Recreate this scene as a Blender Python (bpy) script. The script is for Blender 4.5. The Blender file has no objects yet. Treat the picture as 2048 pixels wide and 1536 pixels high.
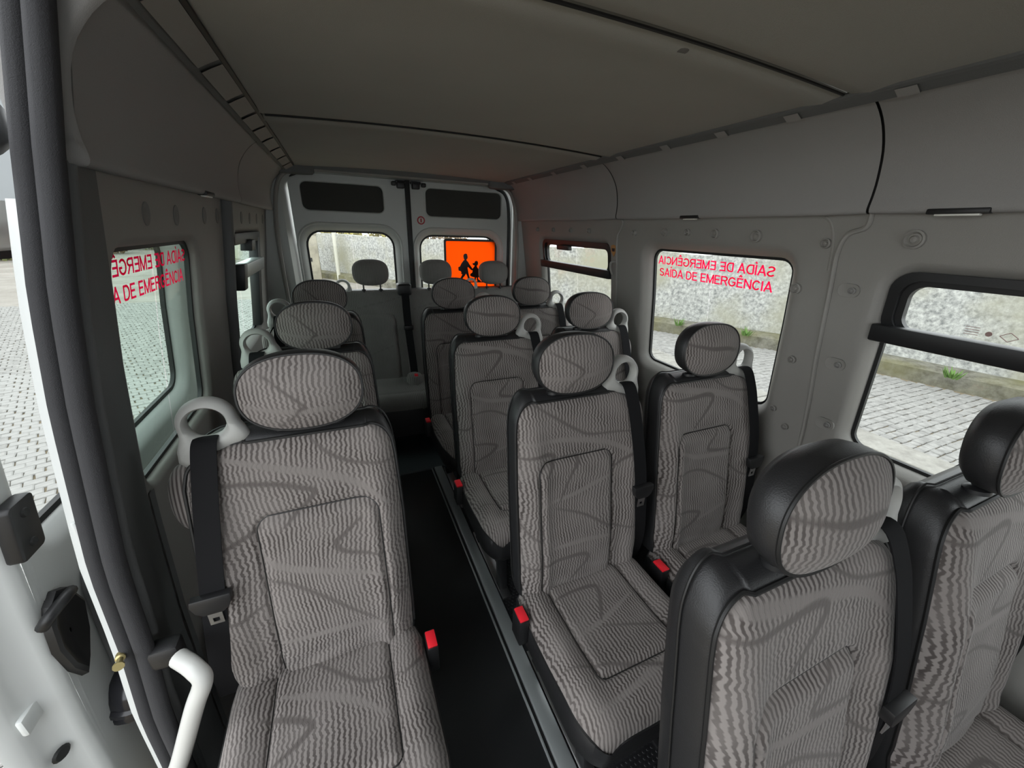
import bpy, bmesh, math, random
import numpy as np
from mathutils import Vector, Matrix
random.seed(7)
S = bpy.context.scene
C = S.collection

# ------------------------------------------------------------------ camera
CAM = Vector((0.0, 0.0, 1.48))
FPX = 769.0
cd = bpy.data.cameras.new('camera'); cam = bpy.data.objects.new('camera', cd); C.objects.link(cam)
cd.sensor_width = 36.0; cd.lens = FPX * 36.0 / 2048.0; cd.clip_start = 0.02; cd.clip_end = 300
# columns: image right, image up, backwards (world axes: x across the bus, y to the rear doors, z up)
RM = ((0.91885881, -0.11850405, 0.37637119), (-0.39332311, -0.35133918, 0.8496221), (0.03155378, -0.92871512, -0.36944903))
mw = Matrix(((RM[0][0], -RM[0][1], -RM[0][2], CAM.x), (RM[1][0], -RM[1][1], -RM[1][2], CAM.y), (RM[2][0], -RM[2][1], -RM[2][2], CAM.z), (0, 0, 0, 1)))
cam.matrix_world = mw
S.camera = cam

# ------------------------------------------------------------------ overcast sky, exposure
w = bpy.data.worlds.new('world'); S.world = w; w.use_nodes = True
bg = w.node_tree.nodes['Background']
bg.inputs['Color'].default_value = (0.93, 0.97, 1.0, 1); bg.inputs['Strength'].default_value = 1.0
S.view_settings.view_transform = 'Standard'; S.view_settings.look = 'None'
S.view_settings.exposure = 1.8; S.view_settings.gamma = 1.0; S.view_settings.use_curve_mapping = False

# ------------------------------------------------------------------ helpers
PI = math.pi
class MB:
    def __init__(s): s.v = []; s.f = []
    def add(s, vs, fs):
        o = len(s.v); s.v += [tuple(p) for p in vs]; s.f += [tuple(i + o for i in f) for f in fs]; return s
    def box(s, lo, hi):
        x0, y0, z0 = lo; x1, y1, z1 = hi
        return s.add([(x0, y0, z0), (x1, y0, z0), (x1, y1, z0), (x0, y1, z0), (x0, y0, z1), (x1, y0, z1), (x1, y1, z1), (x0, y1, z1)],
                     [(0, 3, 2, 1), (4, 5, 6, 7), (0, 1, 5, 4), (1, 2, 6, 5), (2, 3, 7, 6), (3, 0, 4, 7)])
    def tube(s, path, r, n=10, caps=True):
        P = [Vector(p) for p in path]; m = len(P); rr = r if isinstance(r, (list, tuple)) else [r] * m
        vs = []; up = None
        for i in range(m):
            t = (P[min(i + 1, m - 1)] - P[max(i - 1, 0)]).normalized()
            if up is None:
                up = Vector((0, 0, 1)) if abs(t.z) < .9 else Vector((1, 0, 0))
            a = (up - t * up.dot(t)).normalized(); b = t.cross(a); up = a
            for k in range(n):
                q = 2 * PI * k / n; vs.append(P[i] + (a * math.cos(q) + b * math.sin(q)) * rr[i])
        fs = [(i * n + k, i * n + (k + 1) % n, (i + 1) * n + (k + 1) % n, (i + 1) * n + k) for i in range(m - 1) for k in range(n)]
        if caps: fs += [tuple(range(n))[::-1], tuple((m - 1) * n + k for k in range(n))]
        return s.add(vs, fs)
    def loops(s, L, close=True, cap0=False, cap1=False):
        n = len(L[0]); vs = [p for l in L for p in l]; fs = []
        for i in range(len(L) - 1):
            for k in range(n if close else n - 1):
                fs.append((i * n + k, i * n + (k + 1) % n, (i + 1) * n + (k + 1) % n, (i + 1) * n + k))
        if cap0: fs.append(tuple(range(n))[::-1])
        if cap1: fs.append(tuple((len(L) - 1) * n + k for k in range(n)))
        return s.add(vs, fs)
    def prism(s, pts, d):       # closed polygon (3D points) pushed along vector d
        d = Vector(d); a = [Vector(p) for p in pts]; b = [p + d for p in a]
        return s.loops([a, b], True, True, True)
    def lathe(s, prof, axis, o, n=20):     # profile (r, h) turned about axis through o
        ax = Vector(axis).normalized(); u = ax.orthogonal().normalized(); q = ax.cross(u); o = Vector(o)
        L = [[o + ax * h + (u * math.cos(2 * PI * k / n) + q * math.sin(2 * PI * k / n)) * r for k in range(n)] for r, h in prof]
        return s.loops(L, True, True, True)
    def build(s, name, mat, parent=None, smooth=True, bevel=0, seg=2, sharp=40):
        me = bpy.data.meshes.new(name); me.from_pydata(s.v, [], s.f); me.validate()
        bm = bmesh.new(); bm.from_mesh(me)
        bmesh.ops.remove_doubles(bm, verts=bm.verts, dist=1e-6)
        bmesh.ops.recalc_face_normals(bm, faces=bm.faces)
        if bevel:
            ed = [e for e in bm.edges if len(e.link_faces) == 2 and e.calc_face_angle(0) > .6]
            bmesh.ops.bevel(bm, geom=ed, offset=bevel, segments=seg, profile=.5, affect='EDGES')
        bm.to_mesh(me); bm.free()
        if smooth:
            me.polygons.foreach_set('use_smooth', [True] * len(me.polygons)); me.set_sharp_from_angle(angle=math.radians(sharp))
        me.materials.append(mat)
        o = bpy.data.objects.new(name, me); C.objects.link(o)
        if parent: o.parent = parent
        return o
def tag(o, label=None, cat=None, group=None, kind=None):
    for k, v in (('label', label), ('category', cat), ('group', group), ('kind', kind)):
        if v: o[k] = v
    return o
def empty(name, loc=(0, 0, 0)):
    o = bpy.data.objects.new(name, None); C.objects.link(o); o.location = loc; o.empty_display_size = .1; return o
def copy_tree(o, parent=None):
    c = o.copy(); C.objects.link(c)
    if parent: c.parent = parent
    for ch in list(o.children): copy_tree(ch, c)
    return c
def spline(pts, n=8):
    P = [np.array(p, float) for p in pts]; P = [2 * P[0] - P[1]] + P + [2 * P[-1] - P[-2]]; out = []
    for i in range(1, len(P) - 2):
        a, b, c, d = P[i - 1:i + 3]
        for k in range(n):
            t = k / n
            out.append(.5 * ((2 * b) + (c - a) * t + (2 * a - 5 * b + 4 * c - d) * t * t + (3 * b - a - 3 * c + d) * t ** 3))
    out.append(P[-2]); return [tuple(p) for p in out]
def rrect(a0, a1, b0, b1, r, k=6, m=8):
    out = []
    cs = [(a1 - r, b1 - r, 0), (a0 + r, b1 - r, PI / 2), (a0 + r, b0 + r, PI), (a1 - r, b0 + r, 1.5 * PI)]
    for i, (ca, cb, q) in enumerate(cs):
        arc = [(ca + r * math.cos(q + PI / 2 * j / k), cb + r * math.sin(q + PI / 2 * j / k)) for j in range(k + 1)]
        out += arc
        ca2, cb2, q2 = cs[(i + 1) % 4]; nx = (ca2 + r * math.cos(q2), cb2 + r * math.sin(q2))
        for j in range(1, m):
            t = j / m; out.append((arc[-1][0] * (1 - t) + nx[0] * t, arc[-1][1] * (1 - t) + nx[1] * t))
    return out
def ell(ca, cb, ra, rb, n=48): return [(ca + ra * math.cos(2 * PI * k / n), cb + rb * math.sin(2 * PI * k / n)) for k in range(n)]

# ------------------------------------------------------------------ materials
def mat(name, col, rough=.6, metal=0., bump=0., bscale=400., var=0., vscale=6., spec=.5, trans=None):
    m = bpy.data.materials.new(name); m.use_nodes = True; nt = m.node_tree; b = nt.nodes['Principled BSDF']
    b.inputs['Base Color'].default_value = (*col, 1); b.inputs['Roughness'].default_value = rough; b.inputs['Metallic'].default_value = metal
    b.inputs['Specular IOR Level'].default_value = spec
    tc = nt.nodes.new('ShaderNodeTexCoord')
    if bump:
        n = nt.nodes.new('ShaderNodeTexNoise'); n.inputs['Scale'].default_value = bscale; n.inputs['Detail'].default_value = 3
        nt.links.new(tc.outputs['Object'], n.inputs['Vector'])
        bu = nt.nodes.new('ShaderNodeBump'); bu.inputs['Strength'].default_value = bump; bu.inputs['Distance'].default_value = .002
        nt.links.new(n.outputs['Fac'], bu.inputs['Height']); nt.links.new(bu.outputs['Normal'], b.inputs['Normal'])
    if var:
        n = nt.nodes.new('ShaderNodeTexNoise'); n.inputs['Scale'].default_value = vscale; n.inputs['Detail'].default_value = 6
        nt.links.new(tc.outputs['Object'], n.inputs['Vector'])
        mx = nt.nodes.new('ShaderNodeMix'); mx.data_type = 'RGBA'
        mx.inputs[6].default_value = (*[c * (1 - var) for c in col], 1); mx.inputs[7].default_value = (*[min(1, c * (1 + var)) for c in col], 1)
        nt.links.new(n.outputs['Fac'], mx.inputs[0]); nt.links.new(mx.outputs[2], b.inputs['Base Color'])
    return m
def nd(nt, t, **k):
    n = nt.nodes.new(t)
    for a, v in k.items(): setattr(n, a, v)
    return n
def glass(name, tint, refl=.06):
    m = bpy.data.materials.new(name); m.use_nodes = True; nt = m.node_tree; nt.nodes.clear()
    o = nd(nt, 'ShaderNodeOutputMaterial'); t = nd(nt, 'ShaderNodeBsdfTransparent'); g = nd(nt, 'ShaderNodeBsdfGlossy'); f = nd(nt, 'ShaderNodeLayerWeight'); pw = nd(nt, 'ShaderNodeMath', operation='POWER'); ml = nd(nt, 'ShaderNodeMath', operation='MULTIPLY_ADD'); x = nd(nt, 'ShaderNodeMixShader')
    t.inputs['Color'].default_value = (*tint, 1); g.inputs['Roughness'].default_value = .02; f.inputs['Blend'].default_value = .5; pw.inputs[1].default_value = 4.0; ml.inputs[1].default_value = .22; ml.inputs[2].default_value = .025
    nt.links.new(f.outputs['Facing'], pw.inputs[0]); nt.links.new(pw.outputs[0], ml.inputs[0]); nt.links.new(ml.outputs[0], x.inputs[0]); nt.links.new(t.outputs[0], x.inputs[1]); nt.links.new(g.outputs[0], x.inputs[2]); nt.links.new(x.outputs[0], o.inputs[0])
    return m
def fabric(name, light, dark):
    m = bpy.data.materials.new(name); m.use_nodes = True; nt = m.node_tree; b = nt.nodes['Principled BSDF']; L = nt.links.new
    b.inputs['Roughness'].default_value = .92; b.inputs['Specular IOR Level'].default_value = .15; b.inputs['Sheen Weight'].default_value = .15
    tc = nd(nt, 'ShaderNodeTexCoord'); sp = nd(nt, 'ShaderNodeSeparateXYZ'); L(tc.outputs['Object'], sp.inputs[0])
    def M(op, a, bb=None, c=None):
        n = nd(nt, 'ShaderNodeMath', operation=op)
        for i, q in enumerate((a, bb, c)):
            if q is None: continue
            if isinstance(q, (int, float)): n.inputs[i].default_value = q
            else: L(q, n.inputs[i])
        return n.outputs[0]
    cw = nd(nt, 'ShaderNodeCombineXYZ'); L(sp.outputs[0], cw.inputs[0]); av = nd(nt, 'ShaderNodeAttribute', attribute_name='weave_v'); L(av.outputs['Fac'], cw.inputs[2])
    mp = nd(nt, 'ShaderNodeMapping'); mp.inputs['Scale'].default_value = (24, 1, 95); L(cw.outputs[0], mp.inputs[0])
    n1 = nd(nt, 'ShaderNodeTexNoise'); n1.inputs['Scale'].default_value = 1.0; n1.inputs['Detail'].default_value = 1.5; L(mp.outputs[0], n1.inputs['Vector'])
    n2 = nd(nt, 'ShaderNodeTexNoise'); n2.inputs['Scale'].default_value = 5.0; n2.inputs['Detail'].default_value = 0; L(cw.outputs[0], n2.inputs['Vector'])
    x = M('ADD', sp.outputs[0], M('MULTIPLY', M('SUBTRACT', n1.outputs['Fac'], .5), .0125))
    x = M('ADD', x, M('MULTIPLY', M('SUBTRACT', n2.outputs['Fac'], .5), .05))
    s = M('SINE', M('MULTIPLY', x, 2 * PI / .0098))
    s = M('MULTIPLY_ADD', s, .5, .5)
    mr = nd(nt, 'ShaderNodeMapRange', interpolation_type='SMOOTHSTEP'); mr.inputs['From Min'].default_value = .16; mr.inputs['From Max'].default_value = .72; L(s, mr.inputs[0])
    n3 = nd(nt, 'ShaderNodeTexNoise'); n3.inputs['Scale'].default_value = 9.0; L(tc.outputs['Object'], n3.inputs['Vector'])
    ct = nd(nt, 'ShaderNodeMapRange'); ct.inputs['From Min'].default_value = .35; ct.inputs['From Max'].default_value = .62; ct.inputs['To Min'].default_value = .55; ct.inputs['To Max'].default_value = 1.; L(n3.outputs['Fac'], ct.inputs[0])
    fac = M('SUBTRACT', 1.0, M('MULTIPLY', M('SUBTRACT', 1.0, mr.outputs[0]), ct.outputs[0]))
    mx = nd(nt, 'ShaderNodeMix', data_type='RGBA'); mx.inputs[6].default_value = (*dark, 1); mx.inputs[7].default_value = (*light, 1); L(fac, mx.inputs[0])
    a1 = nd(nt, 'ShaderNodeAttribute', attribute_name='swoosh_light'); a2 = nd(nt, 'ShaderNodeAttribute', attribute_name='swoosh_dark')
    m1 = nd(nt, 'ShaderNodeMix', data_type='RGBA'); m1.inputs[7].default_value = (*[(p * .8 + q * .2) for p, q in zip(light, dark)], 1); L(a1.outputs['Fac'], m1.inputs[0]); L(mx.outputs[2], m1.inputs[6])
    m2 = nd(nt, 'ShaderNodeMix', data_type='RGBA'); m2.inputs[7].default_value = (*[(p * .26 + q * .74) for p, q in zip(light, dark)], 1); L(a2.outputs['Fac'], m2.inputs[0]); L(m1.outputs[2], m2.inputs[6])
    L(m2.outputs[2], b.inputs['Base Color'])
    bu = nd(nt, 'ShaderNodeBump'); bu.inputs['Strength'].default_value = .35; bu.inputs['Distance'].default_value = .0015; L(mr.outputs[0], bu.inputs['Height']); L(bu.outputs[0], b.inputs['Normal'])
    return m
FAB = fabric('seat_fabric', (.245, .222, .210), (.068, .058, .054))
FAB2 = fabric('bench_fabric', (.20, .193, .182), (.125, .12, .113))
VIN = mat('black_vinyl', (.018, .018, .019), .42, bump=.25, bscale=500)
PIPE = mat('black_piping', (.012, .012, .012), .5)
BLK = mat('black_plastic', (.012, .012, .013), .45)
RUB = mat('black_rubber', (.010, .011, .011), .55)
SEAL = mat('seal_felt', (.035, .035, .038), .9, bump=.5, bscale=700)
BELT = mat('belt_webbing', (.011, .011, .012), .85, bump=.2, bscale=900, spec=.12)
STEEL = mat('belt_steel', (.55, .55, .55), .35, 1.)
RED = mat('red_buckle', (.85, .02, .035), .4)
LOOP = mat('grey_loop_plastic', (.42, .42, .40), .5)
TRIM = mat('grey_wall_plastic', (.275, .266, .248), .62, bump=.25, bscale=600, var=.04)
TRIM2 = mat('grey_overhead_plastic', (.30, .294, .286), .68, bump=.25, bscale=600, var=.04)
PILL = mat('dark_pillar_trim', (.13, .135, .135), .7, bump=.25, bscale=600)
HEAD = mat('headliner_felt', (.35, .347, .32), .95, bump=.4, bscale=900, var=.05)
PAINT = mat('white_paint', (.66, .68, .67), .28)
PAINT2 = mat('rear_door_paint', (.46, .48, .46), .38)
FELT = mat('dark_felt_panel', (.05, .05, .046), .95, bump=.4, bscale=900)
FLOOR = mat('black_vinyl_floor', (.010, .011, .012), .48, bump=.15, bscale=300)
FLOOR2 = mat('black_studded_rubber', (.014, .014, .016), .55)
ALU = mat('aluminium_rail', (.42, .45, .45), .34, .45)
GLR = glass('window_glass', (.80, .82, .80)); GLL = glass('green_tinted_glass', (.74, .88, .81)); GLB = glass('rear_glass', (.80, .82, .79))
REDP = mat('red_lettering', (.80, .01, .05), .5)
LAMPM = mat('lamp_lens', (.75, .75, .70), .3)
WHITEP = mat('white_tube_paint', (.60, .60, .575), .35)
CAPM = mat('screw_cap', (.25, .245, .235), .6)
DIMPLE = mat('dimple_plastic', (.20, .2, .195), .7)
BRASS = mat('pale_brass', (.5, .42, .2), .4, .7)

# ------------------------------------------------------------------ bus body section
XC = .48
HZ = [0, .5, .88, 1.2, 1.43, 1.56, 1.8]; HWv = [.975, .968, .945, .905, .868, .848, .80]
def hw(z): return float(np.interp(z, HZ, HWv))
def wallmap(side):
    return lambda a, b, off: (XC + side * (hw(b) + off), a, b)
def rearmap(a, b, off): return (a, 3.0 + off, b)
def frame_panel(fm, outer, win, r, name, m, parent, chamfer=.035, depth=.03, inner_r=None, m_reveal=None):
    """a trim panel with a rounded window cut out of it and a soft reveal that turns outwards"""
    a0, a1, b0, b1 = outer; w0, w1, v0, v1 = win; e = chamfer
    lo = rrect(a0, a1, b0, b1, .002, 6, 10); l1 = rrect(w0 - e, w1 + e, v0 - e, v1 + e, r + e, 6, 10)
    li = rrect(w0, w1, v0, v1, r, 6, 10)
    L = []
    for t in np.linspace(0, 1, 7): L.append([fm(p[0] * (1 - t) + q[0] * t, p[1] * (1 - t) + q[1] * t, 0) for p, q in zip(lo, l1)])
    for t in (.25, .5, .75, 1.): L.append([fm(p[0] * (1 - t) + q[0] * t, p[1] * (1 - t) + q[1] * t, depth * (1 - math.cos(t * PI / 2))) for p, q in zip(l1, li)])
    L.append([fm(p[0], p[1], depth + .02) for p in li])
    return MB().loops(L).build(name, m, parent, sharp=60)
def pane_and_seal(fm, win, r, off, root, glassm, sealw=.010, sealm=None, proud=.006):
    w0, w1, v0, v1 = win
    lp = rrect(w0, w1, v0, v1, r, 6, 10); o = .004
    ro = rrect(w0 - .006, w1 + .006, v0 - .006, v1 + .006, r, 6, 10); ri = rrect(w0 + sealw, w1 - sealw, v0 + sealw, v1 - sealw, max(.01, r - sealw), 6, 10)
    s = MB().loops([[fm(*p, off + .006) for p in ro], [fm(*p, off - proud) for p in ro], [fm(*p, off - proud) for p in ri], [fm(*p, off + .006) for p in ri]]).build('rubber_seal', sealm or RUB, root)
    ps = []
    rows = 7; g = MB()
    # pane follows the body curve: rows of the rounded outline shrunk to its middle
    cm = ((w0 + w1) / 2, (v0 + v1) / 2)
    L = [[fm(cm[0] + (p[0] - cm[0]) * t, p[1], off) for p in lp] for t in (1., .66, .33, .01)]
    p = g.loops(L).build('glass_pane', glassm, root)
    return p
def strip_box(fm, a0, a1, b0, b1, o0, o1, n=12):
    b = MB(); A = np.linspace(a0, a1, n + 1)
    L = [[fm(a, b0, o0), fm(a, b1, o0), fm(a, b1, o1), fm(a, b0, o1)] for a in A]
    return b.loops(L, True, True, True)
def dimple(fm, a, b, ra, rb, parent, m, proud, name='screw_cap'):
    """a round plug in a shallow ring on the wall"""
    n = 16; P = [(1.0, 0), (1.0, -proud), (.8, -proud * 1.15), (.62, -proud * .4), (.45, -proud * .5), (.3, -proud * 1.0), (.02, -proud * 1.1)]
    L = [[fm(a + ra * r * math.cos(2 * PI * k / n), b + rb * r * math.sin(2 * PI * k / n), o) for k in range(n)] for r, o in P]
    return MB().loops(L).build(name, m, parent)

R_ = wallmap(1); L_ = wallmap(-1)
# ---------------- right wall
wr = tag(empty('wall_right', (XC + .95, 1.2, 0)), 'grey plastic side wall with three windows', None, None, 'structure')
def keep(o, p):
    o.parent = p; o.matrix_parent_inverse = p.matrix_basis.inverted() if False else Matrix.Translation(-Vector(p.location)); return o
ZT = 1.56
def K(o, root): return keep(o, root)
K(frame_panel(R_, (1.72, 3.0, .3, ZT), (1.83, 2.63, .88, 1.43), .05, 'window_surround_panel', TRIM, None), wr)
K(frame_panel(R_, (.70, 1.72, .3, ZT), (.855, 1.525, .865, 1.425), .05, 'window_surround_panel', TRIM, None, .045, .04), wr)
K(frame_panel(R_, (-.9, .70, .3, ZT), (-.55, .575, .865, 1.41), .05, 'window_surround_panel', TRIM, None, .03, .035), wr)
low = MB(); low.loops([[R_(y, z, .0) for y in np.linspace(-.9, 3.0, 20)] for z in (0, .15, .3)], close=False); K(low.build('lower_panel', TRIM, None), wr)
# bead seam that overlaps the front panel, wandering like the moulded joint
bead = spline([(.655, ZT), (.66, 1.52), (.70, 1.50), (.715, 1.45), (.712, 1.35), (.705, 1.15), (.69, .95), (.68, .7), (.68, .3)], 6)
K(MB().tube([R_(a, b, -.004) for a, b in bead], .007, 8).build('moulded_seam', TRIM, None), wr)
bead2 = spline([(.80, ZT), (.755, 1.535), (.735, 1.48), (.73, 1.40)], 6)
K(MB().tube([R_(a, b, .002) for a, b in bead2], .005, 8).build('moulded_seam', TRIM, None), wr)
bead3 = spline([(1.73, ZT), (1.70, 1.54), (1.72, 1.50), (1.745, 1.45), (1.75, 1.2), (1.75, .9), (1.75, .3)], 6)
K(MB().tube([R_(a, b, -.002) for a, b in bead3], .006, 8).build('moulded_seam', TRIM, None), wr)
for a, b, r in ((1.41, 1.495, .017), (1.28, 1.497, .014), (1.145, 1.494, .018), (.975, 1.49, .02), (1.61, 1.49, .014), (.55, 1.492, .023), (.20, 1.492, .023),
                (.75, 1.475, .014), (.81, 1.335, .017), (.775, 1.10, .013), (.80, .90, .011), (.745, .85, .012), (2.0, 1.495, .014), (2.2, 1.496, .014), (2.42, 1.496, .014), (2.65, 1.496, .014)):
    K(dimple(R_, a, b, r, r, None, TRIM, .010), wr)
for a, b in ((.665, 1.35), (.65, 1.125), (.632, .92)):
    tabm = MB().loops([[R_(p[0], p[1], .001) for p in rrect(a - .03, a + .025, b - .019, b + .019, .018, 5, 2)], [R_(p[0], p[1], -.006) for p in rrect(a - .03, a + .025, b - .019, b + .019, .018, 5, 2)], [R_(p[0], p[1], -.004) for p in rrect(a - .022, a + .018, b - .012, b + .012, .011, 5, 2)]], cap1=True)
    tb = K(tabm.build('clip_tab', TRIM, None), wr)
    K(dimple(lambda p, q, o: R_(p, q, o - .004), a - .012, b, .010, .010, None, CAPM, .006), wr)
# small gold shield sticker and coat hook on the rear pillar
sh = [(1.755, 1.425), (1.775, 1.43), (1.795, 1.425), (1.795, 1.395), (1.775, 1.37), (1.755, 1.395)]
st = K(MB().loops([[R_(a, b, -.001) for a, b in sh], [R_(a, b, -.003) for a, b in sh]], True, False, True).build('shield_sticker', mat('gold_sticker', (.45, .22, .07), .5), None, smooth=False), wr)
st['label'] = 'small gold and dark shield sticker'
K(MB().prism([R_(a, b, -.0035) for a, b in ((1.762, 1.412), (1.788, 1.412), (1.784, 1.396), (1.766, 1.396))], (-.001, 0, 0)).build('sticker_print', BLK, None, smooth=False), wr)
K(MB().tube(spline([R_(1.76, 1.345, -.002), R_(1.76, 1.34, -.03), R_(1.76, 1.31, -.034), R_(1.76, 1.28, -.024)], 5), .006, 8).build('coat_hook', TRIM, None), wr)

def vent_window(fm, root, w0, w1, v0, v1, zb, off):
    """sliding upper vent: thick black frame and a bar that stands proud of the glass"""
    a = rrect(w0 - .004, w1 + .004, zb - .005, v1 + .004, .05, 6, 8); b = rrect(w0 + .036, w1 - .036, zb + .016, v1 - .030, .035, 6, 8); c = rrect(w0 + .02, w1 - .02, zb + .008, v1 - .016, .045, 6, 8)
    L = [[fm(*p, off + .004) for p in a], [fm(*p, off - .028) for p in a], [fm(*p, off - .030) for p in c], [fm(*p, off - .016) for p in c], [fm(*p, off - .016) for p in b], [fm(*p, off + .004) for p in b]]
    K(MB().loops(L).build('vent_frame', BLK, None), root)
    K(strip_box(fm, w0 - .012, w1 + .012, zb - .024, zb + .024, off - .052, off - .004).build('slide_bar', BLK, None, bevel=.005), root)
def window(n, fm, win, r, off, gm, label, loc):
    o = tag(empty('window_%d' % n, loc), label, None, None, 'structure')
    tmp = empty('tmp'); pane_and_seal(fm, win, r, off, tmp, gm)
    for c in list(tmp.children): K(c, o)
    bpy.data.objects.remove(tmp); return o
w1 = window(1, R_, (-.55, .575, .865, 1.41), .05, .05, GLR, 'front side window with black sliding vent and bar', (XC + .93, 0, 1.1))
vent_window(R_, w1, -.55, .575, .865, 1.41, 1.245, .045)
w2 = window(2, R_, (.855, 1.525, .865, 1.425), .05, .055, GLR, 'right emergency exit window with red lettering', (XC + .93, 1.2, 1.1))
w3 = window(3, R_, (1.83, 2.63, .88, 1.43), .05, .05, GLR, 'rear right side window with black vent bar', (XC + .93, 2.2, 1.1))
vent_window(R_, w3, 1.83, 2.63, .88, 1.43, 1.27, .045)
K(strip_box(R_, 2.25, 2.40, 1.375, 1.405, .0, .03, 2).build('vent_latch', BLK, None, bevel=.004), w3)
# etched maker marks on the vent glass
dm = [(.36, 1.285), (.345, 1.296), (.33, 1.285), (.345, 1.274)]
g = MB()
for i in range(4):
    p, q = dm[i], dm[(i + 1) % 4]; g.tube([R_(*p, .049), R_(*q, .049)], .0008, 4)
for k in range(4): g.tube([R_(.42, 1.278 + .006 * k, .049), R_(.395, 1.278 + .006 * k, .049)], .0007, 4)
g.lathe([(.0, 0), (.006, 0), (.006, .0004), (0, .0004)], (1, 0, 0), R_(.378, 1.285, .0485), 12)
K(g.build('etched_mark', mat('etched_print', (.35, .22, .2), .6), None), w1)

# ---------------- left wall
wl = tag(empty('wall_left', (XC - .95, 1.6, 0)), 'grey plastic side wall beside the open sliding door', None, None, 'structure')
K(frame_panel(L_, (.80, 1.80, .3, ZT), (1.0, 1.535, .90, 1.425), .055, 'window_surround_panel', TRIM, None, .02, .012), wl)
K(frame_panel(L_, (1.80, 3.0, .3, ZT), (2.06, 2.68, .90, 1.43), .05, 'window_surround_panel', TRIM, None, .03, .03), wl)
low = MB(); low.loops([[L_(y, z, .0) for y in np.linspace(.80, 3.0, 14)] for z in (0, .15, .3)], close=False); K(low.build('lower_panel', TRIM, None), wl)
K(MB().tube([L_(a, b, -.01) for a, b in spline([(1.86, ZT), (1.87, 1.3), (1.87, 1.0), (1.87, .6)], 5)], .022, 10).build('pillar_bead', PILL, None), wl)
for a, b in ((1.17, 1.49), (1.36, 1.49), (1.62, 1.495), (1.78, 1.497), (2.2, 1.497), (2.4, 1.497), (2.6, 1.498), (2.8, 1.498), (.95, 1.43)):
    K(dimple(L_, a, b, .02, .025, None, DIMPLE, .002, 'oval_recess'), wl)
w4 = window(4, L_, (1.0, 1.535, .90, 1.425), .055, .03, GLL, 'left emergency exit window with red lettering', (XC - .93, 1.27, 1.1))
w5 = window(5, L_, (2.06, 2.68, .90, 1.43), .05, .045, GLL, 'rear left side window with grey vent bar', (XC - .93, 2.4, 1.1))
a5 = MB(); 
K(strip_box(L_, 2.05, 2.69, 1.235, 1.30, -.02, .04).build('slide_bar', mat('grey_bar', (.45, .47, .47), .3, .4), None, bevel=.008), w5)
K(strip_box(L_, 2.05, 2.69, 1.385, 1.435, .0, .045).build('vent_frame', BLK, None, bevel=.005), w5)
K(strip_box(L_, 2.62, 2.69, .92, 1.41, .0, .045).build('vent_frame', BLK, None, bevel=.005), w5)
K(strip_box(L_, 2.32, 2.42, 1.35, 1.40, -.02, .03, 2).build('vent_latch', BLK, None, bevel=.004), w5)
K(strip_box(L_, 2.03, 2.10, 1.20, 1.31, -.035, .03, 2).build('bar_bracket', BLK, None, bevel=.005), w5)

# pillar at the door opening: painted flange, dark trim and two felt seals
pil = tag(empty('trim_1', (XC - .93, .78, 0)), 'dark pillar trim with two felt door seals', None, None, 'structure')
def PL(y, z, off): return L_(y, z, off)
zs = np.linspace(.02, 1.86, 32)
def py(z): return float(np.interp(z, [0, .46, .67, .93, 1.13, 1.37, 1.56, 1.79], [.745, .750, .765, .764, .768, .776, .803, .825]))
K(MB().loops([[PL(py(z) + .02, z, -.008) for z in zs], [PL(py(z) + .05, z, -.020) for z in zs], [PL(.90, z, -.012) for z in zs], [PL(.97, z, -.004) for z in zs], [PL(.99, z, .02) for z in zs]], close=False).build('pillar_cover', PILL, None), pil)
K(MB().tube([PL(py(z) + .008, z, .004) for z in zs], .013, 10).build('felt_seal', SEAL, None), pil)
K(MB().tube([PL(py(z), z, -.024) for z in zs], .0155, 10).build('felt_seal', SEAL, None), pil)
K(MB().tube([PL(py(z) + .048, z, -.022) for z in zs], .009, 10).build('trim_edge', PILL, None), pil)
zz = np.linspace(.02, 1.5, 20)
K(MB().loops([[PL(py(z) + .06, z, .044) for z in zz], [PL(py(z) + .03, z, .040) for z in zz], [PL(py(z) + .02, z, .018) for z in zz], [PL(py(z) + .018, z, .0) for z in zz]], close=False).build('painted_flange', PAINT, None), pil)
K(MB().lathe([(0, 0), (.008, 0), (.008, .012), (.005, .014), (.005, .03), (.009, .032), (.009, .036), (0, .036)], (.3, -1, .2), PL(.765, .675, .012), 10).build('door_bolt', BRASS, None), pil)
K(MB().box((-.008, -.003, -.03), (.0, .003, .03)).build('striker_tab', PAINT, None, bevel=.003), pil).location = Vector(PL(.785, .955, .02)) 
# dark inner trim between the pillar and the first seat
K(MB().loops([[PL(.98, z, -.004) for z in (0, .3, .55, .8, .90)], [PL(1.0, z, -.006) for z in (0, .3, .55, .8, .90)]], close=False).build('inner_trim', PILL, None), pil)

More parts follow.
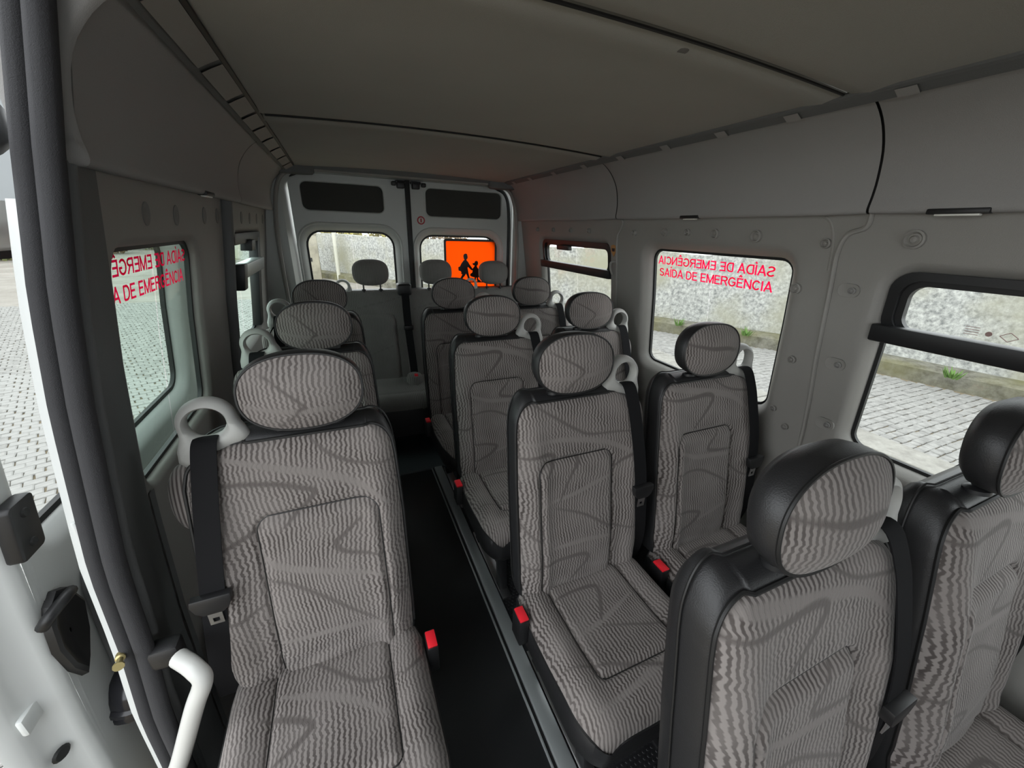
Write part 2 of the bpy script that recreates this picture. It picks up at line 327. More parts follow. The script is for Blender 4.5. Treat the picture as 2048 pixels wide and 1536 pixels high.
# ---------------- overhead panels (cantrails) and ceiling
OV = [(.852, 1.565), (.835, 1.552), (.812, 1.549), (.803, 1.56), (.805, 1.59), (.802, 1.63), (.785, 1.69), (.75, 1.74), (.705, 1.775), (.655, 1.797)]
OV = spline(OV, 3)
def overhead(side, ys, name, num, label):
    root = tag(empty(name, (XC + side * .8, 1, 1.55)), label, None, None, 'structure')
    for (y0, y1) in ys:
        Y = np.linspace(y0 + .003, y1 - .003, 10)
        pts = [(h, z) for h, z in OV]
        L = []
        for i, y in enumerate(Y):
            e = .006 if i in (0, len(Y) - 1) else 0     # rolled ends make the joint read
            L.append([(XC + side * (h + e), y, z + e * .5) for h, z in pts])
        K(MB().loops(L, close=False).build('overhead_panel', TRIM2, None, sharp=70), root)
    ye = ys[0][0] + .004
    K(MB().loops([[(XC + side * h, ye, z) for h, z in OV], [(XC + side * (h + .004), ye - .012, z + .003) for h, z in OV], [(XC + side * .87, ye - .014, z) for h, z in OV]], close=False).build('end_cap', TRIM2, None, sharp=70), root)
    L = [[(XC + side * (h + .012), y, z + .006) for h, z in OV] for y in np.linspace(ys[0][0] + .03, ys[-1][1], 6)]
    K(MB().loops(L, close=False).build('joint_backing', BLK, None), root)
    return root
ovr = overhead(1, ((-.9, .65), (.65, 1.71), (1.71, 2.94)), 'trim_2', 2, 'right overhead panels above the windows')
ovl = overhead(-1, ((.85, 2.0), (2.0, 2.94)), 'trim_3', 3, 'left overhead panel above the emergency window')
ce = tag(empty('ceiling', (XC, 1, 1.8)), 'beige grey felt headliner in three panels', None, None, 'structure')
for y0, y1 in ((-.9, .69), (.69, 1.64), (1.64, 2.86)):
    X = np.linspace(XC - .652, XC + .652, 19); Y = [y0 + .003, y0 + .012, y0 + .05] + list(np.linspace(y0 + .1, y1 - .1, 8)) + [y1 - .05, y1 - .012, y1 - .003]
    L = []
    for y in Y:
        d = min(y - y0, y1 - y); e = .010 * max(0, 1 - d / .014) - .006 * math.exp(-((d - .05) / .03) ** 2)
        L.append([(x, y, 1.797 + .018 * (1 - ((x - XC) / .652) ** 2) + e) for x in X])
    K(MB().loops(L, close=False).build('headliner_panel', HEAD, None, sharp=50), ce)
for y in (.69, 1.64):
    K(MB().tube([(x, y, 1.7965 + .018 * (1 - ((x - XC) / .652) ** 2)) for x in np.linspace(XC - .64, XC + .64, 21)], .0032, 6).build('seam_strip', BLK, None), ce)
K(MB().box((XC - .72, -.9, 1.826), (XC + .72, 2.95, 1.834)).build('leak_blocker', BLK, None), ce)  # unseen black sheet added to stop light leaking through the headliner seams
K(MB().box((XC - .80, -.9, 1.84), (XC + .80, 3.05, 1.86)).build('roof_skin', BLK, None), ce)
for x, y in ((.249, .748), (.655, .728), (1.0, .745), (-.05, .76), (.25, 1.58), (.7, 1.58)):
    K(MB().lathe([(0, 0), (.016, 0), (.016, .003), (.010, .005), (0, .005)], (0, 0, -1), (x, y, 1.797 + .018 * (1 - ((x - XC) / .652) ** 2) + .001), 14).build('headliner_stud', mat('stud_grey', (.14, .135, .13), .8) if 'stud_grey' not in bpy.data.materials else bpy.data.materials['stud_grey'], None), ce)
# clip strips along both edges of the headliner
for side, yy0 in ((1, -.9), (-1, .72)):
    K(MB().tube([(XC + side * .655, y, 1.796) for y in np.linspace(yy0, 2.88, 20)], .008, 6).build('edge_strip', PILL if side > 0 else RUB, None), ce)
    ty = [.86, 1.16, 1.40, 1.58, 1.76, 1.96, 2.18, 2.42, 2.66] if side < 0 else [.0, .30, .56, .80, 1.02, 1.26, 1.52, 1.8, 2.1, 2.4, 2.65]
    for i, y in enumerate(ty):
        ln = (([b_ - a_ for a_, b_ in zip(ty[:-1], ty[1:])] + [.2])[i] - .035) if side < 0 else .03
        K(MB().loops([[(XC + side * (.655 + h), yv, 1.796 - d) for h, d in (((0, .010), (.02, .020), (.040, .031), (.044, .026)) if side < 0 else ((0, .010), (.012, .016), (.022, .021), (.026, .018)))] for yv in (y, y + .008, y + ln, y + ln + .008)], close=False).build('clip_tab', TRIM if side < 0 else TRIM2, None), ce)
    K(MB().loops([[(XC + side * h, y, z) for h, z in (((.652, 1.79), (.68, 1.779), (.71, 1.762)) if side < 0 else ((.652, 1.79), (.665, 1.785), (.682, 1.778)))] for y in np.linspace(yy0, 2.88, 8)], close=False).build('clip_channel', PILL, None), ce)
# reading lamps under the overhead panels
def lamp(side, y, ln, label):
    o = tag(empty('reading_lamp', (XC + side * .812, y, 1.553)), label, 'lamp', 'reading lamps under the overhead panels')
    b = MB().box((-.012, -ln / 2 - .015, -.006), (.012, ln / 2 + .015, .006)).build('housing', BLK, o, bevel=.003)
    MB().box((-.008, -ln / 2, -.010), (.008, ln / 2, .0)).build('lens', LAMPM, o, bevel=.002)
lamp(1, .475, .075, 'slim reading lamp under the right overhead panel, nearest the front window')
lamp(1, 1.24, .06, 'small reading lamp above the right emergency window lettering')
lamp(-1, 1.50, .06, 'small reading lamp above the left emergency window')

# ---------------- rear wall and doors
wb = tag(empty('wall_rear', (XC, 3.0, 0)), 'rear body frame around the two doors', None, None, 'structure')
def rearframe():
    lo = rrect(XC - .98, XC + .98, .0, 1.84, .002, 6, 10); li = rrect(-.235, 1.28, -.05, 1.775, .10, 6, 10)
    L = [[(p[0] * (1 - t) + q[0] * t, 2.93 + (.09 if t > .85 else 0) * (t - .85) / .15, p[1] * (1 - t) + q[1] * t) for p, q in zip(lo, li)] for t in (0, .3, .6, .85, .93, 1.)]
    L.append([(q[0], 3.06, q[1]) for q in li])
    return MB().loops(L)
K(rearframe().build('door_frame', PAINT2, None, sharp=50), wb)
for s in (-1, 1):
    X0 = XC + s * .81
    K(MB().tube(spline([(X0, 2.90, .9), (X0, 2.90, 1.2), (X0 - s * .01, 2.90, 1.5), (X0 - s * .06, 2.90, 1.72), (X0 - s * .16, 2.90, 1.79)], 6), .012, 8).build('pillar_trim', TRIM, None), wb)
    K(MB().tube(spline([(XC + s * .775, 3.0, .4), (XC + s * .775, 3.0, 1.2), (XC + s * .772, 3.0, 1.6), (XC + s * .74, 3.0, 1.73), (XC + s * .66, 3.0, 1.775)], 6), .012, 8).build('door_seal', RUB, None), wb)
    c = MB(); L = [[(XC + s * .67 + r * .12 * math.cos(q), 2.86 + r * .06 * math.sin(q), z) for q in np.linspace(0, 2 * PI, 24, endpoint=False)] for r, z in ((1., 1.80), (1., 1.765), (.9, 1.755), (.3, 1.752), (.02, 1.752))]
    K(c.loops(L).build('speaker_cap', PILL, None), wb)
K(MB().loops([[(x, 2.84, 1.81), (x, 2.86, 1.785), (x, 2.90, 1.778), (x, 2.93, 1.782), (x, 2.96, 1.79)] for x in np.linspace(XC - .64, XC + .64, 6)] , close=False).build('header_trim', PILL, None), wb)
K(MB().tube([(XC - .55, 2.865, 1.782), (XC + .6, 2.865, 1.782)], .008, 8).build('header_bead', TRIM, None), wb)
def rear_door(n, x0, x1, win, pan, label):
    d = tag(empty('door_%d' % n, ((x0 + x1) / 2, 3.0, 0)), label, None, None, 'structure')
    # one skin with the window cut out, and the felt panel set into the upper part
    split = 1.52
    K(frame_panel(rearmap, (x0, x1, .0, split), win, .10, 'door_skin', PAINT2, None, .042, .035), d)
    K(frame_panel(rearmap, (x0, x1, split, 1.83), pan, .035, 'door_skin_top', PAINT2, None, .008, .008), d)
    e = rrect(pan[0], pan[1], pan[2], pan[3], .035, 6, 10)
    K(MB().loops([[rearmap(*p, .012) for p in e], [rearmap(pan[0] + (p[0] - pan[0]) * .98 + .002, p[1], .004) for p in e]], True, False, True).build('felt_panel', FELT, None, smooth=False), d)
    # raised moulding around the window
    mo = rrect(win[0] - .045, win[1] + .045, win[2] - .045, win[3] + .045, .14, 8, 8)
    K(MB().tube([rearmap(*p, -.002) for p in mo] + [rearmap(*mo[0], -.002), rearmap(*mo[1], -.002)], .007, 8).build('moulding', PAINT2, None), d)
    tmp = empty('tmp'); pane_and_seal(rearmap, win, .10, .045, tmp, GLB, .012)
    for c in list(tmp.children): K(c, d)
    bpy.data.objects.remove(tmp)
    return d
d1 = rear_door(1, -.235, .478, (-.185, .385, .72, 1.445), (-.168, .327, 1.568, 1.728), 'left rear door with window and dark upper panel')
d2 = rear_door(2, .505, 1.28, (.56, 1.165, .72, 1.435), (.618, 1.188, 1.562, 1.738), 'right rear door carrying the orange sign')
K(MB().box((.474, 2.985, 0), (.508, 3.03, 1.78)).build('centre_seal', RUB, None, bevel=.006), d1)
for x, d, wd in ((.40, d1, .028), (.445, d1, .05), (.545, d2, .05), (.60, d2, .028)):
    K(MB().box((x - wd / 2, 2.955, 1.725 if wd > .04 else 1.74), (x + wd / 2, 3.0, 1.765)).build('latch', BLK, None, bevel=.006), d)
    if wd > .04: K(MB().box((x - .034, 2.96, 1.755), (x + .034, 3.0, 1.772)).build('latch_plate', BLK, None, bevel=.004), d)
# round red and white sticker by the gap
sx, sz = .575, 1.53
K(MB().lathe([(0, 0), (.028, 0), (.028, .001), (0, .001)], (0, -1, 0), (sx, 2.999, sz), 24).build('round_sticker', mat('sticker_red', (.35, .01, .02), .5), None, smooth=False), d2)
K(MB().lathe([(0, 0), (.019, 0), (.019, .0012), (0, .0012)], (0, -1, 0), (sx, 2.9985, sz), 24).build('sticker_field', mat('sticker_white', (.55, .55, .5), .5), None, smooth=False), d2)
K(MB().box((sx - .005, 2.9965, sz - .013), (sx + .005, 2.9975, sz + .013)).build('sticker_mark', bpy.data.materials['sticker_red'], None, smooth=False), d2)

# ---------------- floor
fl = tag(empty('floor', (XC, 1.2, 0)), 'black floor covering with raised rear step', None, None, 'structure')
K(MB().box((-.40, -.9, -.05), (.405, 2.17, 0)).build('aisle_floor', FLOOR, None), fl)
K(MB().box((.475, -.9, -.05), (XC + .98, 2.17, 0)).build('studded_floor', FLOOR2, None), fl)
K(MB().box((XC - .98, .72, -.05), (-.40, 2.17, 0)).build('side_floor', FLOOR, None), fl)
K(MB().box((XC - .98, 2.17, -.05), (XC + .98, 3.05, .012)).build('rear_step', mat('sheen_lightened_step', (.055, .065, .068), .30), None, bevel=.004), fl)  # step's base colour lightened to imitate the rear window's reflection
K(MB().box((XC - .96, -.9, -.30), (-.40, .72, -.26)).build('step_well', FLOOR, None), fl)
K(MB().box((-.405, -.9, -.28), (-.395, .72, -.0)).build('step_riser', FLOOR, None), fl)
g = MB(); n = 0
for iy in range(90):
    for ix in range(24):
        x = .485 + ix * .016 + (iy % 2) * .008; y = .10 + iy * .014
        if x < .80: g.lathe([(.0055, 0), (.004, .0018)], (0, 0, 1), (x, y, 0), 6)
st = K(g.build('rubber_studs', FLOOR2, None, smooth=False), fl); st['kind'] = 'stuff'
rail = tag(empty('floor_rail', (.44, .6, 0)), 'long brushed aluminium rail running along the aisle floor', 'rail')
K(MB().box((.420, -.9, -.02), (.470, 2.17, .016)).build('rail_strip', ALU, None, bevel=.004), rail)
K(MB().box((.402, -.9, -.02), (.409, 2.17, .010)).build('thin_strip', ALU, None, bevel=.002), rail)
K(MB().box((.402, -.9, -.03), (.474, 2.17, .002)).build('groove', BLK, None), rail)

# ---------------- unseen cab added to cut the front light: leaves windscreen and door windows
cab = tag(empty('wall_front', (XC, -1.9, 0)), 'unseen front bulkhead added to cut the windscreen light', None, None, 'structure')
K(frame_panel(R_, (-2.0, -.9, .0, ZT), (-1.75, -1.05, .85, 1.42), .08, 'cab_side_panel', TRIM, None), cab)
K(frame_panel(L_, (-2.0, -.62, .0, ZT), (-1.75, -.80, .85, 1.42), .08, 'cab_side_panel', TRIM, None), cab)
for sd in (1, -1): K(MB().loops([[(XC + sd * h, y, z) for h, z in OV] for y in ((-2.0, -.9) if sd > 0 else (-2.0, -.62))], close=False).build('cab_overhead', TRIM2, None), cab)
K(MB().loops([[(XC - .66, y, 1.80), (XC + .66, y, 1.80)] for y in (-2.0, -.88)], close=False).build('cab_headliner', HEAD, None), cab)
K(MB().box((XC - .98, -2.0, -.05), (XC + .98, -1.9, 1.12)).build('raised_dash_blocker', PILL, None), cab)  # dash raised to shrink the windscreen and dim the nearest seats
K(MB().box((XC - .98, -1.9, -.05), (XC + .98, -.9, .0)).build('cab_floor', FLOOR, None), cab)
K(MB().box((XC - .98, -2.0, 1.62), (XC + .98, -1.96, 1.86)).build('windscreen_header', TRIM2, None), cab)

# ------------------------------------------------------------------ seats
def seg_dist(P, path):
    d = np.full(len(P), 9.)
    for (a, b) in zip(path[:-1], path[1:]):
        a = np.array(a); b = np.array(b); ab = b - a; t = np.clip(((P - a) @ ab) / max(1e-9, ab @ ab), 0, 1)
        d = np.minimum(d, np.linalg.norm(P - a - t[:, None] * ab, axis=1))
    return d
def paint(o, P2, dark, light):
    me = o.data
    me.attributes.new('weave_v', 'FLOAT', 'POINT').data.foreach_set('value', P2[:, 1].astype(np.float32))
    for nm, lst in (('swoosh_dark', dark), ('swoosh_light', light)):
        v = np.zeros(len(P2))
        for path, w0 in lst:
            p = spline(path, 8); m = len(p)
            # tapering stroke: widest in the bend
            for i, (a, b) in enumerate(zip(p[:-1], p[1:])):
                wd = w0 * .85 * (.35 + .65 * math.sin(PI * min(1, (i + 1) / m)))
                v = np.maximum(v, np.clip((wd - seg_dist(P2, [a, b])) / .0035 + .5, 0, 1))
        at = me.attributes.new(nm, 'FLOAT', 'POINT'); at.data.foreach_set('value', v.astype(np.float32))
def rr_sd(x, z, cx, cz, hx, hz, r):
    qx = np.abs(x - cx) - hx + r; qz = np.abs(z - cz) - hz + r
    return np.hypot(np.maximum(qx, 0), np.maximum(qz, 0)) + np.minimum(np.maximum(qx, qz), 0) - r
def grid_obj(name, X, Y, Z, m, parent, flip=False):
    nr, nc = X.shape
    vs = np.stack([X, Y, Z], -1).reshape(-1, 3)
    fs = [(i * nc + j, i * nc + j + 1, (i + 1) * nc + j + 1, (i + 1) * nc + j) for i in range(nr - 1) for j in range(nc - 1)]
    if flip: fs = [f[::-1] for f in fs]
    me = bpy.data.meshes.new(name); me.from_pydata(vs.tolist(), [], fs); me.polygons.foreach_set('use_smooth', [True] * len(fs)); me.materials.append(m)
    o = bpy.data.objects.new(name, me); C.objects.link(o); o.parent = parent; return o
LEAN = .165
def lean(z): return (z - .45) * LEAN
def border(X, Y, Z):
    """closed boundary of a grid, bottom row first"""
    a = [(X[0, j], Y[0, j], Z[0, j]) for j in range(X.shape[1])]; b = [(X[i, -1], Y[i, -1], Z[i, -1]) for i in range(1, X.shape[0])]
    c = [(X[-1, j], Y[-1, j], Z[-1, j]) for j in range(X.shape[1] - 2, -1, -1)]; d = [(X[i, 0], Y[i, 0], Z[i, 0]) for i in range(X.shape[0] - 2, 0, -1)]
    return a + b + c + d
DARK_BACK = [[((-.145, 1.045), (-.07, .995), (.0, .95), (.06, .925), (.22, .915)), .0055], [((-.19, .885), (-.13, .893), (-.085, .888), (-.072, .872), (-.088, .848), (-.10, .83)), .008],
             [((-.05, .872), (.0, .87), (.005, .855), (-.02, .82), (-.06, .745)), .007], [((-.075, .725), (.02, .685), (.10, .63), (.16, .60), (.245, .585)), .0055],
             [((-.18, .545), (-.1, .555), (.0, .555), (.035, .54), (.02, .51), (-.03, .47)), .008], [((.13, .80), (.19, .84), (.245, .86)), .006], [((-.19, .70), (-.16, .66), (-.13, .64)), .005]]
LIGHT_BACK = [[((-.17, .93), (-.05, .925), (.08, .90), (.18, .86), (.24, .82)), .010], [((-.12, .745), (-.02, .755), (.06, .775), (.12, .79)), .008], [((-.10, .60), (.02, .60), (.12, .585)), .009]]
DARK_HEAD = [[((-.11, 1.19), (-.05, 1.165), (.0, 1.135), (.0, 1.12), (-.02, 1.10), (-.04, 1.065)), .0045]]
LIGHT_HEAD = [[((-.12, 1.115), (-.03, 1.112), (.06, 1.12), (.12, 1.13)), .008]]
DARK_CUSH = [[((-.12, -.06), (-.04, -.05), (.03, -.055), (.04, -.075), (.01, -.13), (-.01, -.16)), .008], [((-.02, -.175), (.05, -.20), (.13, -.23), (.24, -.25)), .0045], [((-.18, -.24), (-.05, -.28), (.06, -.32), (.10, -.345), (.08, -.38)), .006]]
LIGHT_CUSH = [[((-.10, -.18), (.0, -.16), (.12, -.12)), .008], [((-.15, -.35), (.0, -.33), (.15, -.29), (.24, -.25)), .010]]
VARD = [[((-.19, .99), (-.08, .985), (.0, .99), (.03, .975), (.0, .93), (-.05, .88)), .009], [((.02, 1.045), (.10, 1.0), (.18, .985), (.24, .985)), .005], [((.06, .86), (.02, .82), (.015, .80), (.06, .79), (.13, .785)), .008],
        [((-.13, .735), (-.03, .735), (.05, .70), (.15, .64)), .0055], [((-.19, .66), (-.15, .67), (-.12, .69)), .005], [((-.12, .60), (-.04, .585), (-.02, .57), (-.06, .535), (-.12, .52)), .009], [((.13, .72), (.18, .68), (.245, .665)), .005]]
VARL = [[((-.19, 1.03), (-.1, 1.015), (.05, .99), (.14, .96), (.2, .91)), .013], [((-.13, .82), (-.05, .785), (.05, .775), (.13, .765)), .010], [((-.02, .55), (.06, .57), (.14, .585)), .008]]

P3DB = [[((.22, .962), (.185, .959), (.088, .94), (.032, .919), (.009, .905), (.033, .877), (.079, .839)), .008], [((.005, 1.031), (-.038, .985), (-.089, .958), (-.18, .943)), .0055], [((-.082, .823), (-.035, .785), (-.02, .771), (-.041, .743), (-.124, .717)), .008],
        [((.142, .72), (.094, .703), (.017, .641), (-.044, .581), (-.111, .52)), .0055], [((.24, .647), (.194, .64), (.145, .655)), .006], [((.21, .82), (.162, .829), (.125, .845)), .007], [((-.122, .641), (-.145, .603), (-.188, .572)), .005]]
P3LB = [[((.19, 1.02), (.083, .977), (-.012, .944), (-.093, .9), (-.151, .846)), .011], [((.14, .791), (.098, .745), (.019, .711), (-.125, .66)), .010], [((.127, .549), (.041, .548), (-.028, .542), (-.125, .523)), .009]]
P3DC = [[((.088, .001), (.041, -.037), (-.015, -.084), (-.059, -.108), (-.125, -.117)), .006], [((.17, -.105), (.145, -.113), (.1, -.132), (.069, -.154), (.096, -.181), (.14, -.205)), .009], [((-.19, -.08), (-.16, -.11), (-.13, -.125)), .005]]
P3LC = [[((.135, -.07), (.051, -.099), (-.024, -.14), (-.085, -.192)), .011]]
P3DH = [[((.085, 1.205), (.033, 1.156), (-.002, 1.118), (.008, 1.112), (.02, 1.096), (.052, 1.07)), .0045]]
P3LH = [[((.105, 1.124), (.023, 1.109), (-.044, 1.106), (-.11, 1.1)), .008]]
def make_seat(s, variant):
    """forward-facing coach seat; origin on the floor under the fold of back and cushion; the belt side is +x*s"""
    root = empty('passenger_seat')
    fx = lambda x: x * s
    # ---- backrest front
    nr, nc = 150, 104
    zr = np.concatenate([np.linspace(.43, .978, nr - 24, endpoint=False), .978 + .055 * np.sin(np.linspace(0, PI / 2, 24))])
    U = np.linspace(-1, 1, nc)
    xl = np.interp(zr, [.43, .5, .8, .95, 1.0], [-.178, -.181, -.182, -.177, -.172]); xr = np.interp(zr, [.43, .5, .8, .95, 1.0], [.235, .25, .252, .248, .235])
    k = np.clip((zr - .978) / .055, 0, 1); xl += .052 * (1 - np.sqrt(np.maximum(0, 1 - k ** 2))); xr -= .105 * (1 - np.sqrt(np.maximum(0, 1 - k ** 2)))
    X = xl[:, None] * (1 - U) / 2 + xr[:, None] * (1 + U) / 2; Z = np.repeat(zr[:, None], nc, 1)
    X = np.asarray(X)
    dE = np.minimum(np.minimum(X - xl[:, None], xr[:, None] - X), (1.038 - Z) * 1.0); dE = np.maximum(dE, 0)
    edge = .026 * np.exp(-dE / .014)                                   # rolls back at the rim
    bol = -.022 * np.exp(-((np.minimum(X - xl[:, None], xr[:, None] - X) - .045) / .035) ** 2) * np.clip((1.02 - Z) / .2, 0, 1)
    sd = rr_sd(X, Z, .005, .62, .13, .245, .035)
    inset = -.010 * np.clip(-sd / .02, 0, 1) - .012 * np.exp(-((Z - .58) / .12) ** 2) * np.clip(1 - (X / .2) ** 2, 0, 1)
    groove = .009 * np.exp(-(sd / .0065) ** 2)
    wr_ = .002 * np.sin(Z * 90 + X * 30) * np.exp(-((Z - .47) / .05) ** 2)
    Y = lean(Z) + edge + bol + inset + groove + wr_
    Y = Y - .006 * np.exp(-((Z - .75) / .3) ** 2)
    b = grid_obj('backrest', fx(X), Y, Z, FAB, root, s < 0)
    def ysurf(x, z):
        i = int(min(len(zr) - 1, max(0, np.searchsorted(zr, z)))); return float(np.interp(x, X[i], Y[i]))
    so = rrect(.005 - .13, .005 + .13, .375, .865, .035, 6, 24); so = [p for p in so if p[1] > .44]; i0 = max(range(len(so)), key=lambda k_: so[k_][0] * 10 - so[k_][1]); so = so[i0:] + so[:i0]
    so = sorted([p for p in so if p[0] > .1 and p[1] < .83], key=lambda p: p[1]) + [p for p in rrect(-.125, .135, .375, .865, .035, 6, 24) if p[1] >= .83] + sorted([p for p in so if p[0] < -.1 and p[1] < .83], key=lambda p: -p[1])
    MB().tube([(fx(x), ysurf(x, z) - .0005, z) for x, z in so], .0016, 5).build('panel_seam', PIPE, b)
    P2 = np.stack([X.ravel(), Z.ravel()], -1); paint(b, P2, (DARK_BACK, VARD, P3DB)[variant], (LIGHT_BACK, VARL, P3LB)[variant])
    # ---- black cover round the sides and back
    B = border(X, Y, Z); cx, cz = .03, .75
    tk = lambda z: min(1., max(0., (z - .978) / .05))
    def ring(gx, dy, dz=0., B=B): return [(fx(p[0] + gx * max(-1, min(1, (p[0] - cx) / .12)) * (1 - .6 * tk(p[2]))), p[1] + dy, p[2] + (gx + dz) * tk(p[2])) for p in B]
    def shrink(t, dy): return [(fx(cx + (p[0] - cx) * t), lean(p[2]) + dy, cz + (p[2] - cz) * t) for p in B]
    L = [ring(-.001, -.002), ring(.004, .003, .002), ring(.006, .012, .008), ring(.007, .035, .016), ring(.004, .062, .017), ring(.0, .074, .010), shrink(.93, .112), shrink(.6, .125), shrink(.02, .128)]
    bk = MB().loops(L).build('back_cover', VIN, root, sharp=60)
    pp = [p for p in B if p[2] > .46]; i0 = [i for i, p in enumerate(B) if p[2] > .46][0]
    q = B[i0:] + B[:i0]; q = [p for p in q if p[2] > .455]
    MB().tube([(fx(p[0] + (.003 if p[0] > cx else -.003)), p[1] - .001, p[2] + .003 * tk(p[2])) for p in q[::2]], .0035, 6).build('piping', PIPE, bk)
    MB().tube([(fx(p[0] + (.008 if p[0] > cx else -.008)), p[1] + .052, p[2] + .025 * tk(p[2])) for p in q[::2]], .0022, 6).build('seam', PIPE, bk)
    # ---- shoulder wing outside the belt
    n = 20; L = []
    for t in np.linspace(-1, 1, 13):
        r = math.sqrt(max(0, 1 - abs(t) ** 2.6)); zc = .915 + .085 * t
        L.append([(fx(.235 + .056 * r * math.cos(a)), lean(zc) + .055 + .038 * r * math.sin(a), zc) for a in np.linspace(0, 2 * PI, n, endpoint=False)])
    MB().loops(L, True, True, True).build('shoulder_wing', FAB, root)
    # ---- headrest: fabric face, vinyl rim, two posts
    hx, hz, zc = .1205, .082, 1.141; n = 64; th = np.linspace(0, 2 * PI, n, endpoint=False); e = 2 / 2.35
    ox = hx * np.sign(np.cos(th)) * np.abs(np.cos(th)) ** e; oz = hz * np.sign(np.sin(th)) * np.abs(np.sin(th)) ** e
    yb = lambda z: .104 + (z - 1.15) * .12
    L = []
    rs = np.linspace(0.0, 1.0, 30)
    for r in rs: L.append([(ox[i] * r, yb(zc + oz[i] * r) - .030 * (1 - r ** 2.2) - .000, zc + oz[i] * r) for i in range(n)])
    hv = [(fx(p[0]), p[1], p[2]) for l in L for p in l]
    hr = MB(); hr.v = hv; hr.f = [(i * n + j, i * n + (j + 1) % n, (i + 1) * n + (j + 1) % n, (i + 1) * n + j) for i in range(len(L) - 1) for j in range(n)]
    ho = hr.build('headrest', FAB, root)
    co = np.array([v.co for v in ho.data.vertices]); paint(ho, np.stack([co[:, 0] * s, co[:, 2]], -1), (DARK_HEAD, [[((-.12, 1.17), (-.04, 1.155), (.04, 1.15), (.12, 1.13)), .008]], P3DH)[variant], (LIGHT_HEAD, [], P3LH)[variant])
    def hring(f, dy): return [(fx(ox[i] * f), yb(zc + oz[i]) + dy, zc + oz[i] * f) for i in range(n)]
    rim = MB().loops([hring(.99, -.001), hring(1.02, .004), hring(1.04, .014), hring(1.04, .026), hring(1.0, .044), hring(.85, .058), hring(.5, .066), hring(.02, .068)]).build('headrest_rim', VIN, ho)
    MB().tube(hring(1.012, .0) + hring(1.012, .0)[:1], .0028, 6).build('stitched_piping', PIPE, ho)
    for x in (-.055, .055):
        MB().tube([(fx(x), .130, 1.02), (fx(x), .134, 1.10)], .0055, 8).build('post', BLK, ho)
        MB().lathe([(0, -.004), (.020, -.004), (.020, .004), (.013, .009), (.0, .009)], (0, .15, 1), (fx(x), .128, 1.054), 14).build('post_collar', BLK, ho)
    # ---- belt guide loop
    n = 40; th = np.linspace(0, 2 * PI, n, endpoint=False); c0 = (.190, 1.086)
    def rad(a):
        d = lambda q: math.atan2(math.sin(a - q), math.cos(a - q))
        return .054 + .030 * math.exp(-(d(-2.55) / .33) ** 2) + .055 * math.exp(-(d(-1.05) / .36) ** 2) + .018 * math.exp(-(d(-1.8) / .5) ** 2)
    ip = [(c0[0] + .035 * math.cos(a), c0[1] + .031 * math.sin(a)) for a in th]; op = [(c0[0] + rad(a) * math.cos(a), c0[1] + rad(a) * .95 * math.sin(a)) for a in th]
    yl = lambda z: lean(z) + .030
    def mid(t, dy): return [(fx(i[0] * (1 - t) + o[0] * t), yl(i[1] * (1 - t) + o[1] * t) + dy, i[1] * (1 - t) + o[1] * t) for i, o in zip(ip, op)]
    L = [mid(0, .0), mid(.08, -.012), mid(.28, -.018), mid(.75, -.014), mid(.97, -.004), mid(1., .004), mid(.9, .014), mid(.4, .018), mid(.06, .012), mid(0, .0)]
    MB().loops(L).build('belt_guide', LOOP, root, sharp=70)
    # ---- belt, tongue
    bp = spline([(.192, .99, .168), (.192, 1.035, .150), (.193, 1.056, .128), (.195, 1.050, .100), (.199, 1.00, lean(1.0) - .016), (.204, .95, lean(.95) - .024), (.214, .85, lean(.85) - .034), (.224, .76, lean(.76) - .034), (.236, .66, lean(.66) - .026), (.252, .52, lean(.52) - .005), (.262, .40, .03)], 5)
    L = []
    for x, z, y in bp:
        hwb = .0225; t = .0012; L.append([(fx(x - hwb), y - t, z), (fx(x + hwb), y - t, z), (fx(x + hwb), y + t, z), (fx(x - hwb), y + t, z)])
    be = MB().loops(L, True, True, True).build('seat_belt', BELT, root, sharp=30)
    zt = .725; yt = lean(zt) - .040
    MB().loops([[(fx(.228 + a * .036), yt + bq - .0, zt + c) for a, bq in ((-1, -.008), (1, -.008), (1, .010), (-1, .010))] for a, c in ((1, .018),)] + [[(fx(.229 + a * k_), yt + bq, zt + c_) for a, bq in ((-1, -.009), (1, -.009), (1, .010), (-1, .010))] for k_, c_ in ((.037, .004), (.030, -.016), (.018, -.026))], True, True, True).build('tongue_grip', BLK, be, bevel=.002)
    tg = MB(); tg.loops([[(fx(.230 + a * .013), yt + y_, zt + z_) for a, z_ in ((-1, -.026), (1, -.026), (1, -.062), (-1, -.062))] for y_ in (-.002, .001)], True, False, False)
    for y_ in (-.002, .001):
        o_ = [(fx(.230 + a * .013), yt + y_, zt + z_) for a, z_ in ((-1, -.026), (1, -.026), (1, -.062), (-1, -.062))]; i_ = [(fx(.230 + a * .006), yt + y_, zt + z_) for a, z_ in ((-1, -.044), (1, -.044), (1, -.055), (-1, -.055))]
        tg.loops([o_, i_])
    tg.build('tongue', STEEL, be, smooth=False)
    # ---- cushion
    nr, nc = 110, 96; v = np.linspace(0, 1, nr)
    yy = np.where(v < .80, .03 - v / .80 * .375, 0); arc = np.clip((v - .80) / .20, 0, 1) * PI / 2
    yc = np.where(v < .80, .03 - v / .80 * .375, -.345 - .050 * np.sin(arc)); zc_ = np.where(v < .80, 0, -.050 * (1 - np.cos(arc)))
    xl = np.full(nr, -.196); xr = np.full(nr, .25)
    kf = np.clip((-.30 - yc) / .095, 0, 1); sh = .06 * (1 - np.sqrt(np.maximum(0, 1 - kf ** 2))); xl = xl + sh; xr = xr - sh
    xl = xl + .012 * np.clip((yc + .02) / .05, 0, 1); 
